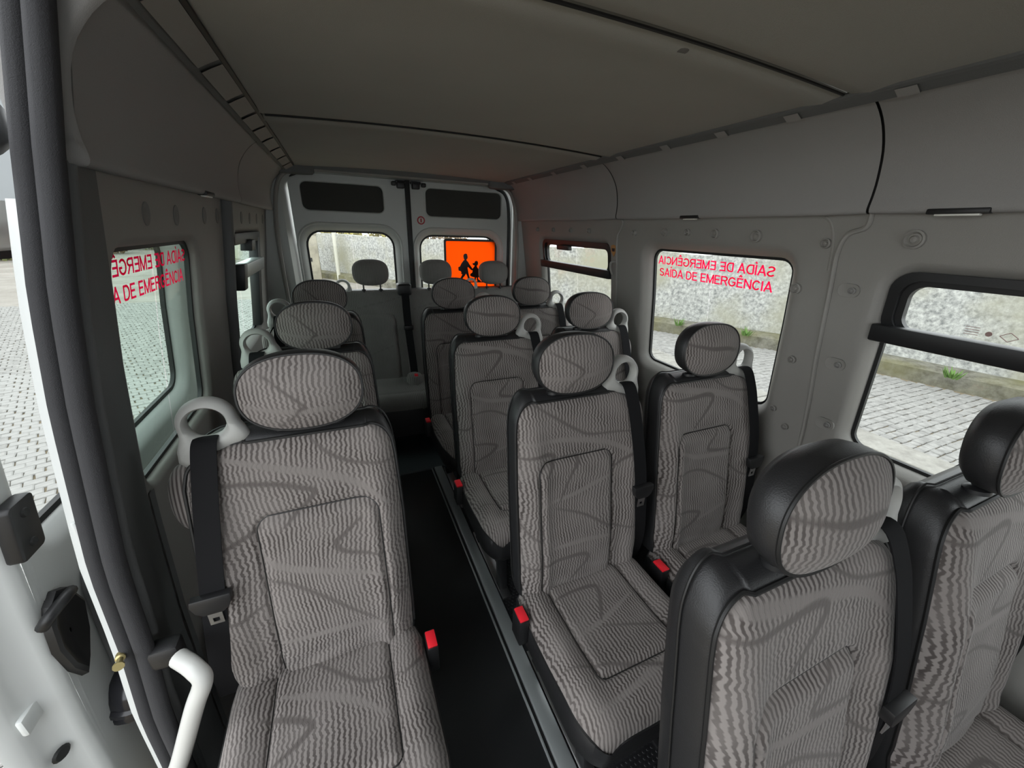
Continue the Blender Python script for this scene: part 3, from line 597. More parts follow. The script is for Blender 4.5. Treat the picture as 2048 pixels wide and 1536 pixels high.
    X = xl[:, None] * (1 - U[None, :].repeat(1, 0)[:, :1] * 0 - np.linspace(-1, 1, nc)[None, :]) / 2 + xr[:, None] * (1 + np.linspace(-1, 1, nc)[None, :]) / 2
    Yc = np.repeat(yc[:, None], nc, 1)
    dE = np.minimum(X - xl[:, None], xr[:, None] - X)
    sdc = rr_sd(X, Yc, .022, -.11, .130 , .185, .02)
    Z = .452 + zc_[:, None] + .016 * np.exp(-((dE - .045) / .04) ** 2) * np.clip((Yc + .42) / .2, 0, 1) - .040 * np.exp(-dE / .014) + .008 * np.clip(-sdc / .02, 0, 1) - .009 * np.exp(-(sdc / .005) ** 2) + .012 * np.exp(-((Yc + .30) / .07) ** 2) - .012 * np.clip((Yc + .02) / .05, 0, 1)
    cu = grid_obj('seat_cushion', fx(X), Yc, Z, FAB, root, s > 0)
    def zsurf(x, y):
        i = int(min(nr - 1, np.searchsorted(-yc, -y))); return float(np.interp(x, X[i], Z[i]))
    ring_ = [p for p in rrect(.022 - .13, .022 + .13, -.295, .075, .02, 5, 16)]
    so = sorted([p for p in ring_ if p[0] > .13 and -.275 < p[1] < .01], key=lambda p: -p[1]) + sorted([p for p in ring_ if p[1] <= -.275], key=lambda p: -p[0]) + sorted([p for p in ring_ if p[0] < -.09 and -.275 < p[1] < .01], key=lambda p: p[1])
    MB().tube([(fx(x), y, zsurf(x, y) + .0005) for x, y in so], .0016, 5).build('panel_seam', PIPE, cu)
    paint(cu, np.stack([X.ravel(), Yc.ravel()], -1), P3DC if variant == 2 else DARK_CUSH, P3LC if variant == 2 else LIGHT_CUSH)
    B = border(X, Yc, Z)
    def cring(t, z0, zmix): return [(fx(.025 + (p[0] - .025) * t), -.17 + (p[1] + .17) * t, p[2] * (1 - zmix) + z0 * zmix) for p in B]
    MB().loops([cring(.995, 0, 0), cring(1.014, .40, .45), cring(1.016, .365, .95), cring(1.0, .325, 1), cring(.93, .295, 1), cring(.78, .285, 1), cring(.02, .285, 1)]).build('cushion_base', VIN, root, sharp=60)
    MB().tube([(fx(p[0]), p[1], p[2] - .003) for p in B[::2]] , .0035, 6).build('cushion_piping', PIPE, cu)
    # ---- buckle
    bu = MB().loops([[(fx(-.214 + a * .0145), -.055 + b_ * .028, z) for a, b_ in ((-1, -1), (1, -1), (1, 1), (-1, 1))] for z in (.36, .452)], True, True, True).build('buckle', BLK, root, bevel=.004)
    MB().loops([[(fx(-.214 + a * .0125), -.055 + b_ * .024 - (.006 if z > .455 else 0), z) for a, b_ in ((-1, -1), (1, -1), (1, 1), (-1, 1))] for z in (.450, .462)], True, True, True).build('release_button', RED, bu, bevel=.002)
    # ---- legs
    for x in (-.08, .17):
        MB().loops([[(fx(x - .018), y0, z), (fx(x + .018), y0, z), (fx(x + .018), y0 + .045, z), (fx(x - .018), y0 + .045, z)] for y0, z in ((-.30, .32), (-.26, .18), (-.28, .02), (-.28, 0))], True, True, True).build('leg', BLK, root, bevel=.004)
        MB().loops([[(fx(x - .018), y0, z), (fx(x + .018), y0, z), (fx(x + .018), y0 + .045, z), (fx(x - .018), y0 + .045, z)] for y0, z in ((.02, .34), (.0, .18), (.02, .0))], True, True, True).build('leg', BLK, root, bevel=.004)
        MB().box((fx(x) - .022, -.32, .0), (fx(x) + .022, .10, .014)).build('foot_rail', STEEL if x < 0 else BLK, root, bevel=.003)
    return root
def place(o, x, y, label, group):
    o.location = (x, y, 0); tag(o, label, 'seat', group); return o
PITCH = .635; Y1 = .78 - PITCH
rA = make_seat(1, 0); rB = make_seat(1, 1); lA = make_seat(-1, 2)
RX, WX, LX = .577, 1.07, -.106
place(rA, RX, .755, 'aisle seat of the right pair facing the camera, second row, belt hanging at its right', 'right aisle seats')
place(rB, RX, .101, 'nearest right aisle seat with large black vinyl side, cut by the lower frame', 'right aisle seats')
place(copy_tree(rB), RX, Y1 + 2 * PITCH, 'right aisle seat in the third row, directly behind the second-row aisle seat', 'right aisle seats')
place(copy_tree(rA), RX, Y1 + 3 * PITCH, 'right aisle seat in the fourth row, last before the rear bench', 'right aisle seats')
place(copy_tree(rB), 1.11, .074, 'nearest right window seat, cut off by the right frame edge', 'right window seats')
place(copy_tree(rB), 1.085, .742, 'right window seat in front of the red lettered emergency window', 'right window seats')
place(copy_tree(rA), WX, Y1 + 2 * PITCH, 'right window seat in the third row, behind the emergency window seat', 'right window seats')
place(copy_tree(rB), WX, Y1 + 3 * PITCH, 'right window seat in the fourth row beside the rear side window', 'right window seats')
place(lA, LX, Y1 + PITCH, 'nearest single seat on the left beside the open sliding door pillar', 'left single seats')
place(copy_tree(lA), LX, Y1 + 2 * PITCH, 'middle single seat on the left, behind the nearest left seat', 'left single seats')
place(copy_tree(lA), LX, Y1 + 3 * PITCH, 'rearmost single seat on the left, last before the rear bench', 'left single seats')

# ---------------- rear bench: three places
bench = empty('rear_bench', (XC, 2.74, 0)); tag(bench, 'grey fabric rear bench with three headrests below the back doors', 'bench')
def bpart(o): return K(o, bench)
for i, xc in enumerate((.19, .635, 1.08)):
    nr, nc = 70, 60; zr = np.concatenate([np.linspace(.44, 1.02, nr - 14, endpoint=False), 1.02 + .05 * np.sin(np.linspace(0, PI / 2, 14))])
    k = np.clip((zr - 1.02) / .05, 0, 1); hwid = .218 - .04 * (1 - np.sqrt(np.maximum(0, 1 - k ** 2)))
    U = np.linspace(-1, 1, nc); X = hwid[:, None] * U[None, :]; Z = np.repeat(zr[:, None], nc, 1)
    dE = np.minimum(hwid[:, None] - np.abs(X), (1.073 - Z)); sd = rr_sd(X, Z, 0, .64, .135, .27, .05)
    Y = 2.74 + lean(Z) + .03 * np.exp(-np.maximum(dE, 0) / .014) - .012 * np.clip(-sd / .02, 0, 1) + .010 * np.exp(-(sd / .006) ** 2)
    bo = grid_obj('backrest', X + xc, Y, Z, FAB2, None); paint(bo, np.stack([X.ravel(), Z.ravel()], -1), [[((-.2, .93), (-.05, .97), (.1, 1.0), (.2, 1.03)), .004], [((-.13, .60), (0, .66), (.13, .70)), .004]], [])
    bpart(bo)
    B = border(X + xc, Y, Z)
    bs = MB().loops([B, [(p[0], p[1] + .03, p[2] + .004) for p in B], [(p[0], p[1] + .07, p[2]) for p in B], [(xc, 2.92, .75)] * len(B)]).build('back_shell', VIN, None); bpart(bs)
    n = 48; th = np.linspace(0, 2 * PI, n, endpoint=False); e = 2 / 2.7; ox = .118 * np.sign(np.cos(th)) * np.abs(np.cos(th)) ** e; oz = .086 * np.sign(np.sin(th)) * np.abs(np.sin(th)) ** e
    prof = [(.02, -.052), (.4, -.050), (.7, -.042), (.88, -.028), (.97, -.012), (1., .004), (.98, .018), (.88, .032), (.6, .042), (.02, .046)]
    zc = 1.188 if i < 2 else 1.18
    h = MB().loops([[(xc + ox[j] * f, 2.86 + d + .1 * (oz[j] * f), zc + oz[j] * f) for j in range(n)] for f, d in prof]).build('headrest', FAB2, None); bpart(h)
    for x in (-.055, .055):
        p = MB().tube([(xc + x, 2.855, 1.05), (xc + x, 2.86, 1.13)], .0055, 8).build('post', BLK, None); p.parent = h
        p = MB().lathe([(0, 0), (.016, 0), (.012, .012), (0, .012)], (0, 0, 1), (xc + x, 2.855, 1.068), 12).build('post_collar', BLK, None); p.parent = h
nr, nc = 40, 120; U = np.linspace(-.03, 1.30, nc); v = np.linspace(0, 1, nr); arc = np.clip((v - .75) / .25, 0, 1) * PI / 2
yc = np.where(v < .75, 2.76 - v / .75 * .36, 2.40 - .05 * np.sin(arc)); zc = np.where(v < .75, .46, .46 - .09 * (1 - np.cos(arc)))
X = np.repeat(U[None, :], nr, 0); Y = np.repeat(yc[:, None], nc, 1); Z = np.repeat(zc[:, None], nc, 1) + .008 * np.sin(X * 14) * .4
for xs in (.41, .858): Z = Z - .012 * np.exp(-((X - xs) / .006) ** 2)
Z = Z - .008 * np.exp(-((Y - 2.44) / .006) ** 2)
cu = grid_obj('seat_cushion', X, Y, Z, FAB2, None, True); paint(cu, np.stack([X.ravel(), Y.ravel()], -1), [], []); bpart(cu)
bpart(MB().box((-.03, 2.38, .16), (1.30, 2.78, .375)).build('cushion_base', VIN, None, bevel=.01))
for x in (.1, .65, 1.15): bpart(MB().box((x - .03, 2.45, 0.012), (x + .03, 2.75, .18)).build('leg', BLK, None, bevel=.004))
gb = bpart(MB().box((.352, 2.80, 1.035), (.448, 2.90, 1.115)).build('belt_guide', BLK, None, bevel=.016, seg=3))
bl = MB().loops([[(x - .026, y, z), (x + .026, y, z), (x + .026, y + .003, z), (x - .026, y + .003, z)] for x, y, z in spline([(.400, 2.795, 1.05), (.402, 2.79, .9), (.405, 2.765, .75), (.412, 2.735, .6), (.415, 2.70, .475)], 5)], True, True, True).build('seat_belt', BELT, None); bpart(bl)
o = MB().box((.372, 2.755, .80), (.436, 2.782, .83)).build('tongue_grip', BLK, None, bevel=.004); o.parent = bl
o = bpart(MB().loops([[(.40 + .055 * math.cos(a) * r, 2.62 + .07 * math.sin(a) * r, z) for a in np.linspace(0, 2 * PI, 20, endpoint=False)] for r, z in ((1, .44), (1, .49), (.85, .51), (.4, .515), (.02, .515))]).build('buckle_pouch', FAB2, None))
o2 = MB().box((.395, 2.575, .505), (.418, 2.60, .525)).build('buckle_button', RED, None, bevel=.002); o2.parent = o
def bench_loop(xc, zc, yc, name='belt_guide'):
    th = np.linspace(0, 2 * PI, 32, endpoint=False)
    ip = [(xc + .030 * math.cos(a), zc + .028 * math.sin(a)) for a in th]; op = [(xc + .050 * math.cos(a) * (1.0 + .5 * max(0, -math.sin(a))), zc + .048 * math.sin(a) * (1 + .5 * max(0, -math.sin(a)))) for a in th]
    def mid(t, dy): return [(i[0] * (1 - t) + q[0] * t, yc + dy, i[1] * (1 - t) + q[1] * t) for i, q in zip(ip, op)]
    return bpart(MB().loops([mid(0, 0), mid(.2, -.014), mid(.8, -.012), mid(1, 0), mid(.8, .012), mid(.2, .014), mid(0, 0)]).build(name, LOOP, None))
bench_loop(.005, 1.10, 2.87); bench_loop(.90, 1.095, 2.87)

def translucent(name, col):
    m = bpy.data.materials.new(name); m.use_nodes = True; nt = m.node_tree; nt.nodes.clear()
    o = nd(nt, 'ShaderNodeOutputMaterial'); d = nd(nt, 'ShaderNodeBsdfDiffuse'); t = nd(nt, 'ShaderNodeBsdfTranslucent'); x = nd(nt, 'ShaderNodeMixShader'); x.inputs[0].default_value = .75
    d.inputs[0].default_value = (*col, 1); t.inputs[0].default_value = (*col, 1)
    nt.links.new(d.outputs[0], x.inputs[1]); nt.links.new(t.outputs[0], x.inputs[2]); nt.links.new(x.outputs[0], o.inputs[0]); return m
REDF = translucent('red_film', (.85, .01, .07))
# ------------------------------------------------------------------ lettering on the emergency windows
def arc(cx, cy, rx, ry, a0, a1, n=10): return [(cx + rx * math.cos(math.radians(a0 + (a1 - a0) * k / n)), cy + ry * math.sin(math.radians(a0 + (a1 - a0) * k / n))) for k in range(n + 1)]
def strokes(text):
    w = .075; G = {
        'A': (.74, [[(.05, 0), (.37, 1), (.69, 0)], [(.16, .33), (.58, .33)]]), 'D': (.72, [[(.08, w), (.08, 1 - w), (.34, 1 - w)] + arc(.34, .5, .30, .5 - w, 90, -90) + [(.08, w)]]),
        'E': (.64, [[(.08, 0), (.08, 1)], [(.08, 1 - w), (.60, 1 - w)], [(.08, .52), (.55, .52)], [(.08, w), (.62, w)]]), 'I': (.20, [[(.10, 0), (.10, 1)]]),
        'M': (.84, [[(.08, 0), (.08, 1)], [(.08, .96), (.42, .06), (.76, .96)], [(.76, 0), (.76, 1)]]), 'N': (.72, [[(.08, 0), (.08, 1)], [(.08, .96), (.64, .04)], [(.64, 0), (.64, 1)]]),
        'R': (.72, [[(.08, 0), (.08, 1)], [(.08, 1 - w), (.42, 1 - w)] + arc(.42, .72, .22, .205, 90, -90) + [(.08, .515)], [(.40, .50), (.66, 0)]]),
        'C': (.74, [arc(.39, .5, .31, .5 - w, 38, 322, 18)]), 'G': (.80, [arc(.40, .5, .33, .5 - w, 40, 330, 18) + [(.70, .46), (.44, .46)]]),
        'S': (.66, [arc(.33, .735, .24, .19, 20, 230, 12) + arc(.33, .285, .26, .21, 60, -160, 12)]), ' ': (.28, [])}
    G['\u00cd'] = (.20, G['I'][1] + [[(.08, 1.10), (.18, 1.30)]]); G['\u00ca'] = (.64, G['E'][1] + [[(.18, 1.10), (.32, 1.27), (.46, 1.10)]])
    x = 0; out = []
    for c in text:
        wd, pl = G[c]; out += [[(x + px_, py_) for px_, py_ in p] for p in pl]; x += wd + .05
    return out, x - .05
def lettering(fm, a_from, a_to, zb, h, off, parent, mirrored, side, line):
    me = bpy.data.meshes.new('lettering'); V = []; F = []; W = .075; polys, wd = strokes('SA\u00cdDA DE EMERG\u00caNCIA')
    for pl in polys:
        for k, (p, q) in enumerate(zip(pl[:-1], pl[1:])):
            p = np.array(p); q = np.array(q); d = q - p; d = d / max(1e-6, np.linalg.norm(d)); nn = np.array((-d[1], d[0])) * W; e0 = d * (W * .6 if k else 0); e1 = d * (W * .6 if k < len(pl) - 2 else 0)
            o = len(V); V += [tuple(p - nn - e0), tuple(q - nn + e1), tuple(q + nn + e1), tuple(p + nn - e0)]; F.append((o, o + 1, o + 2, o + 3))
    V2 = []
    for x, y in V:
        u = x / wd; u = 1 - u if mirrored else u
        V2.append(fm(a_from + (a_to - a_from) * u, zb + y * h, off))
    me.from_pydata(V2, [], F)
    me.materials.append(REDF)
    o = bpy.data.objects.new('lettering', me); C.objects.link(o); K(o, parent); o['label'] = line; return o
lettering(R_, 1.487, .925, 1.303, .036, .0525, w2, False, 1, 'red exit words reading normally from inside')
lettering(R_, 1.497, .925, 1.357, .036, .0525, w2, True, 1, 'red exit words printed in mirror writing')
lettering(L_, .94, 1.475, 1.312, .034, .0275, w4, False, -1, 'red exit words reading normally from inside')
lettering(L_, .94, 1.505, 1.366, .034, .0275, w4, True, -1, 'red exit words printed in mirror writing')

# ------------------------------------------------------------------ orange school transport sign on the rear door glass
SX0, SX1, SZ0, SZ1, SY = .742, 1.168, .985, 1.412, 3.030
sg = empty('school_sign', ((SX0 + SX1) / 2, SY, SZ0)); tag(sg, 'square orange sign with two black walking children on the right rear window', 'sign')
def plate(x0, x1, z0, z1, r, y, t, name, m):
    e = rrect(x0, x1, z0, z1, r, 5, 2); return K(MB().prism([(p[0], y, p[1]) for p in e], (0, t, 0)).build(name, m, None, smooth=False), sg)
bord_o = rrect(SX0, SX1, SZ0, SZ1, .018, 5, 4); bord_i = rrect(SX0 + .016, SX1 - .016, SZ0 + .016, SZ1 - .016, .010, 5, 4)
K(MB().loops([[(p[0], SY - .001, p[1]) for p in bord_o], [(p[0], SY - .001, p[1]) for p in bord_i], [(p[0], SY + .003, p[1]) for p in bord_i], [(p[0], SY + .003, p[1]) for p in bord_o], [(p[0], SY - .001, p[1]) for p in bord_o]]).build('border', BLK, None, smooth=False), sg)
e = rrect(SX0 + .012, SX1 - .012, SZ0 + .012, SZ1 - .012, .010, 5, 4)
sheet = bpy.data.meshes.new('orange_sheet'); sheet.from_pydata([(p[0], SY, p[1]) for p in e], [], [tuple(range(len(e)))]); sheet.materials.append(translucent('orange_sheet', (1.0, .075, .002)))
so = bpy.data.objects.new('orange_sheet', sheet); C.objects.link(so); K(so, sg)
def picto(pts, name):
    # points in zoomed picture units: 645 across the sign, top edge at 10
    P = [(SX0 + (x - 1340) / 645 * (SX1 - SX0), SY - .0015, SZ1 - (y + 25) / 645 * (SX1 - SX0)) for x, y in pts]
    return K(MB().prism(P, (0, -.0012, 0)).build(name, BLK, None, smooth=False), sg)
boy = [(1567, 160), (1575, 142), (1595, 134), (1612, 140), (1618, 160), (1621, 175), (1616, 193), (1605, 200), (1607, 212), (1625, 228), (1640, 255), (1660, 280), (1682, 312), (1678, 324), (1662, 322), (1640, 300), (1622, 285), (1618, 300), (1624, 330), (1630, 362), (1638, 395), (1648, 430), (1668, 440), (1664, 448), (1636, 446), (1622, 420), (1610, 385), (1598, 362), (1580, 388), (1556, 415), (1536, 444), (1510, 446), (1500, 438), (1520, 424), (1536, 400), (1552, 370), (1535, 362), (1542, 345), (1530, 332), (1506, 326), (1504, 286), (1524, 280), (1540, 250), (1566, 216), (1582, 204), (1572, 190)]
girl = [(1704, 240), (1710, 222), (1728, 215), (1744, 222), (1750, 244), (1744, 264), (1732, 272), (1738, 290), (1760, 318), (1790, 344), (1812, 362), (1806, 372), (1786, 366), (1758, 346), (1752, 352), (1758, 384), (1766, 404), (1750, 408), (1752, 430), (1780, 446), (1782, 456), (1744, 456), (1734, 440), (1732, 410), (1724, 410), (1720, 440), (1712, 456), (1684, 456), (1684, 448), (1700, 440), (1706, 408), (1690, 404), (1664, 396), (1648, 384), (1654, 364), (1674, 352), (1680, 330), (1678, 306), (1696, 288), (1708, 270), (1684, 262), (1680, 242)]
picto(boy, 'boy_pictogram'); picto(girl, 'girl_pictogram')
picto([(1480, 450), (1850, 458), (1850, 470), (1480, 462)], 'ground_line')

# ------------------------------------------------------------------ open sliding door, outside the left wall
sd_ = tag(empty('door_3', (XC - 1.07, 1.3, 0)), 'white sliding door standing open outside the left wall', None, None, 'structure')
def D_(a, b, o): return (XC - (hw(b) + .115 + o), a, b)
K(frame_panel(D_, (.80, 2.05, -.2, 1.50), (.865, 1.72, .905, 1.42), .06, 'door_skin', PAINT, None, .045, .03), sd_)
tmp = empty('tmp'); pane_and_seal(D_, (.865, 1.72, .905, 1.42), .06, .04, tmp, GLR, .014)
for c in list(tmp.children): K(c, sd_)
bpy.data.objects.remove(tmp)
zz = np.linspace(-.2, 1.5, 16)
K(MB().loops([[D_(.80, z, .0) for z in zz], [D_(.79, z, .0) for z in zz], [D_(.775, z, .012) for z in zz], [D_(.77, z, .035) for z in zz], [D_(.745, z, .045) for z in zz], [D_(.73, z, .05) for z in zz], [D_(.72, z, .075) for z in zz]], close=False).build('door_edge', PAINT, None, sharp=60), sd_)
K(MB().loops([[D_(2.05, z, .0) for z in zz], [D_(2.06, z, .06) for z in zz]], close=False).build('door_edge', PAINT, None), sd_)
# black guide plate with two screws
gp = rrect(.775, .835, .925, 1.035, .01, 4, 2)
gpo = K(MB().loops([[D_(*p, .001) for p in gp], [D_(*p, -.022) for p in gp]], True, True, True).build('guide_plate', BLK, None, bevel=.004), sd_)
for z in (.95, 1.01): K(MB().lathe([(0, 0), (.009, 0), (.007, .003), (0, .003)], (1, 0, 0), D_(.805, z, -.022), 10).build('screw', RUB, None), sd_)
# black latch cover with its grip
lt = [(a_, b_ - .035) for a_, b_ in ((.79, .80), (.805, .835), (.83, .85), (.86, .83), (.885, .77), (.87, .70), (.84, .64), (.825, .62), (.80, .67), (.785, .74))]
cv = lambda o, k: [D_(.83 + (a - .83) * k, .71 + (b - .71) * k, o) for a, b in lt]
K(MB().loops([cv(.0, 1), cv(-.012, .97), cv(-.016, .85), cv(-.010, .55), cv(-.009, .05)]).build('latch_cover', BLK, None, sharp=30), sd_)
K(MB().tube(spline([D_(.782, .775, -.006), D_(.785, .795, -.02), D_(.82, .80, -.026), D_(.855, .785, -.016)], 6), .010, 10).build('latch_grip', BLK, None), sd_)
# dark inner trim panel on the lower rear of the door and a black roller cup
K(MB().loops([[D_(a, b, -.004) for a, b in rrect(.90, 2.0, -.15, .80, .07, 6, 6)], [D_(a, b, -.012) for a, b in rrect(.905, 1.995, -.145, .795, .07, 6, 6)]], True, False, True).build('inner_trim', PILL, None), sd_)
K(MB().lathe([(0, .055), (.02, .055), (.045, .04), (.058, .01), (.06, -.01), (.068, -.014), (.068, -.024), (.06, -.028), (.064, -.036), (.064, -.046), (0, -.046)], (.2, 0, 1), D_(.90, .43, -.03), 22).build('roller_cup', mat('gloss_black', (.02, .02, .024), .15), None), sd_)
K(MB().tube(spline([D_(.76, 1.60, -.02), D_(.80, 1.56, -.04), D_(.86, 1.58, -.05), D_(.90, 1.62, -.03)], 5), .022, 10).build('upper_roller_arm', BLK, None), sd_)
K(MB().lathe([(0, 0), (.016, 0), (.012, .004), (0, .005)], (1, -.5, 0), D_(.757, .47, .03), 14).build('rubber_plug', RUB, None), sd_)
K(MB().box((-.005, -.03, -.02), (.006, .03, .02)).build('door_bracket', PAINT, None, bevel=.004), sd_).location = Vector(D_(.76, .60, .04))

# white curved grab pole by the step
gpole = empty('grab_pole', (-.50, .68, -.26)); tag(gpole, 'white curved grab pole between the door step and the nearest left seat', 'handrail')
K(MB().tube(spline([(-.55, .66, -.26), (-.53, .66, .10), (-.475, .69, .32), (-.44, .70, .40), (-.385, .70, .54), (-.360, .70, .595), (-.355, .702, .618), (-.364, .710, .634), (-.378, .724, .640), (-.40, .745, .642)], 8), .0175, 14).build('pole', WHITEP, None), gpole)
K(MB().box((-.455, .748, .615), (-.398, .79, .668)).build('pole_mount', VIN, None, bevel=.012), gpole)
K(MB().lathe([(.0175, 0), (.034, 0), (.034, .006), (.0175, .010)], (0, 0, 1), (-.55, .66, -.262), 16).build('base_flange', WHITEP, None), gpole)

# ------------------------------------------------------------------ outside: street, kerb, wall, post, planting
GZ = -.55
def stone_mat(name, c1, c2, scale, rough=.9, c3=None):
    m = bpy.data.materials.new(name); m.use_nodes = True; nt = m.node_tree; b = nt.nodes['Principled BSDF']; b.inputs['Roughness'].default_value = rough; b.inputs['Specular IOR Level'].default_value = .2
    g = nd(nt, 'ShaderNodeNewGeometry'); n = nd(nt, 'ShaderNodeTexNoise'); n.inputs['Scale'].default_value = scale; n.inputs['Detail'].default_value = 8; n.inputs['Roughness'].default_value = .7
    nt.links.new(g.outputs['Position'], n.inputs['Vector']); r = nd(nt, 'ShaderNodeValToRGB'); r.color_ramp.elements[0].position = .35; r.color_ramp.elements[1].position = .68
    r.color_ramp.elements[0].color = (*c1, 1); r.color_ramp.elements[1].color = (*c2, 1); nt.links.new(n.outputs['Fac'], r.inputs[0]); out = r.outputs[0]
    if c3:
        n2 = nd(nt, 'ShaderNodeTexNoise'); n2.inputs['Scale'].default_value = .9; n2.inputs['Detail'].default_value = 5; nt.links.new(g.outputs['Position'], n2.inputs['Vector'])
        r2 = nd(nt, 'ShaderNodeMapRange'); r2.inputs['From Min'].default_value = .45; r2.inputs['From Max'].default_value = .68; nt.links.new(n2.outputs['Fac'], r2.inputs[0])
        mx = nd(nt, 'ShaderNodeMix', data_type='RGBA'); mx.inputs[7].default_value = (*c3, 1); nt.links.new(r2.outputs[0], mx.inputs[0]); nt.links.new(out, mx.inputs[6]); out = mx.outputs[2]
    nt.links.new(out, b.inputs['Base Color']); return m
JOINT = stone_mat('sandy_joint', (.17, .14, .095), (.26, .215, .15), 12)
COB = stone_mat('granite_cobble', (.205, .20, .19), (.35, .342, .325), 9, .85)
COBN = mat('granite_cobble_piece', (.285, .28, .267), .85, var=.25, vscale=14)
WALLM = stone_mat('lichen_concrete', (.20, .205, .20), (.62, .62, .585), 15, .95, (.36, .35, .27))
KERB = stone_mat('kerb_stone', (.22, .21, .19), (.34, .33, .30), 8)
gr = tag(MB().box((-40, -12, GZ - .1), (40, 50, GZ - .012)).build('ground', JOINT, None), 'sandy ground under the cobbled street', None, None, 'structure')
# cobbles: 300 nearest seen ones as pieces, the rest joined
def cob_mesh(sx, sy, jit):
    h = .012; r = [(-sx, -sy), (sx, -sy), (sx, sy), (-sx, sy)]; q = [(x + jit * random.uniform(-1, 1), y + jit * random.uniform(-1, 1)) for x, y in r]
    t = [(x * .86, y * .86) for x, y in q]
    vs = [(x, y, -h) for x, y in q] + [(x, y, 0) for x, y in q] + [(x, y, .006) for x, y in t]
    return vs, [(0, 1, 5, 4), (1, 2, 6, 5), (2, 3, 7, 6), (3, 0, 4, 7), (4, 5, 9, 8), (5, 6, 10, 9), (6, 7, 11, 10), (7, 4, 8, 11), (8, 9, 10, 11)]
VAR = [cob_mesh(.057, .044, .005) for _ in range(5)]
wallpts = [(9.6, -4.0), (9.2, 0.0), (8.9, 1.8), (8.3, 4.6), (6.75, 7.1), (-.6, 18.6), (-7.5, 29.0)]
def wall_x(y): return float(np.interp(y, [p[1] for p in wallpts], [p[0] for p in wallpts]))
cob = []
ca, sa = math.cos(.42), math.sin(.42)
for j in range(-130, 260):
    for i in range(-140, 60):
        u = i * .124 + (j % 2) * .062 + random.uniform(-.006, .006); v = j * .098
        x = u * ca - v * sa; y = u * sa + v * ca
        if -8.5 < x < -.85 and 1.2 < y < 13: cob.append((x, y, .42))
nl = len(cob)
for j in range(-10, 100):
    for i in range(0, 60):
        x = 5.28 + i * .118 + (j % 2) * .059; y = -2.0 + j * .098 + random.uniform(-.005, .005)
        if x < wall_x(y) - .55 and y < 8: cob.append((x, y, PI / 2 * 0))
def proj(p):
    d = Vector(p) - CAM; c = [sum(RM[k][i] * d[k] for k in range(3)) for i in range(3)]
    return (1024 + FPX * c[0] / c[2], 768 + FPX * c[1] / c[2], c[2]) if c[2] > .05 else (9e9, 9e9, -1)
near = []
for idx, (x, y, a) in enumerate(cob):
    px, py, dd = proj((x, y, GZ))
    if (idx < nl and 0 <= px < 150 and 480 < py < 1130) or (idx < nl and 250 < px < 385 and 560 < py < 890): near.append((dd, idx))
    elif idx >= nl and 1690 < px < 1960 and 720 < py < 985 and dd < 7: near.append((dd + 1.5, idx))
near = set(i for _, i in sorted(near)[:300])
street = tag(empty('cobbled_street', (0, 3, GZ)), 'granite cobbled street seen through the door and windows', None, None, 'structure')
vm = []
for vs, fs in VAR:
    me = bpy.data.meshes.new('cobble'); me.from_pydata(vs, [], fs); me.materials.append(COBN); vm.append(me)
V = []; F = []
for idx, (x, y, a) in enumerate(cob):
    dz = random.uniform(-.004, .004); k = random.randrange(5); a2 = a + random.uniform(-.05, .05)
    if idx in near:
        o = bpy.data.objects.new('cobble', vm[k]); C.objects.link(o); o.location = (x, y, GZ + dz); o.rotation_euler.z = a2; K(o, street)
        o.location = Vector((x, y, GZ + dz)); 
    else:
        c_, s_ = math.cos(a2), math.sin(a2); o = len(V)
        V += [(x + p[0] * c_ - p[1] * s_, y + p[0] * s_ + p[1] * c_, GZ + dz + p[2]) for p in VAR[k][0]]
        F += [tuple(i + o for i in f) for f in VAR[k][1]]
me = bpy.data.meshes.new('cobble_field'); me.from_pydata(V, [], F); me.materials.append(COB)
o = bpy.data.objects.new('cobble_field', me); C.objects.link(o); K(o, street); o['kind'] = 'stuff'
K(MB().box((-30, 13, GZ - .03), (8, 48, GZ)).build('far_paving', stone_mat('far_paving', (.22, .20, .175), (.33, .31, .28), 1.3), None), street)
K(MB().box((-30, -6, GZ - .03), (-8.5, 13, GZ)).build('side_paving', bpy.data.materials['far_paving'], None), street)
# kerb along the right side
kb = tag(empty('kerb', (4.3, 1, GZ)), 'pale stone kerb beside the bus on the right', None, None, 'structure')
for i in range(9):
    y0 = -3 + i * 1.0; K(MB().box((4.78, y0, GZ - .05), (5.20, y0 + .985, GZ + .09)).build('kerb_stone', KERB, None, bevel=.02), kb)
K(MB().box((1.6, -3, GZ - .05), (4.77, 8, GZ + .03)).build('verge', stone_mat('verge_soil', (.16, .14, .10), (.30, .27, .20), 6), None), kb)
# old concrete wall with a footing
ow = tag(empty('boundary_wall', (8, 4, GZ)), 'weathered concrete boundary wall with lichen', None, None, 'structure')
def subdiv(pts, n):
    out = []
    for (a, b) in zip(pts[:-1], pts[1:]):
        for k in range(n): t = k / n; out.append((a[0] * (1 - t) + b[0] * t, a[1] * (1 - t) + b[1] * t))
    return out + [pts[-1]]
W = subdiv(wallpts, 10)
top = lambda i: 1.14 + .02 * math.sin(i * 1.3)
K(MB().loops([[(x, y, GZ - .1), (x, y, .3), (x, y, top(i)), (x + .25, y + .12, top(i)), (x + .25, y + .12, GZ - .1)] for i, (x, y) in enumerate(W)], close=False).build('wall_face', WALLM, None, smooth=False), ow)
K(MB().loops([[(x - .42, y - .12, GZ - .05), (x - .40, y - .12, GZ + .20), (x - .30, y - .1, GZ + .24), (x + .02, y, GZ + .25)] for i, (x, y) in enumerate(W)], close=False).build('footing', stone_mat('footing_stone', (.10, .095, .075), (.26, .25, .21), 7, .95, (.17, .16, .08)), None), ow)
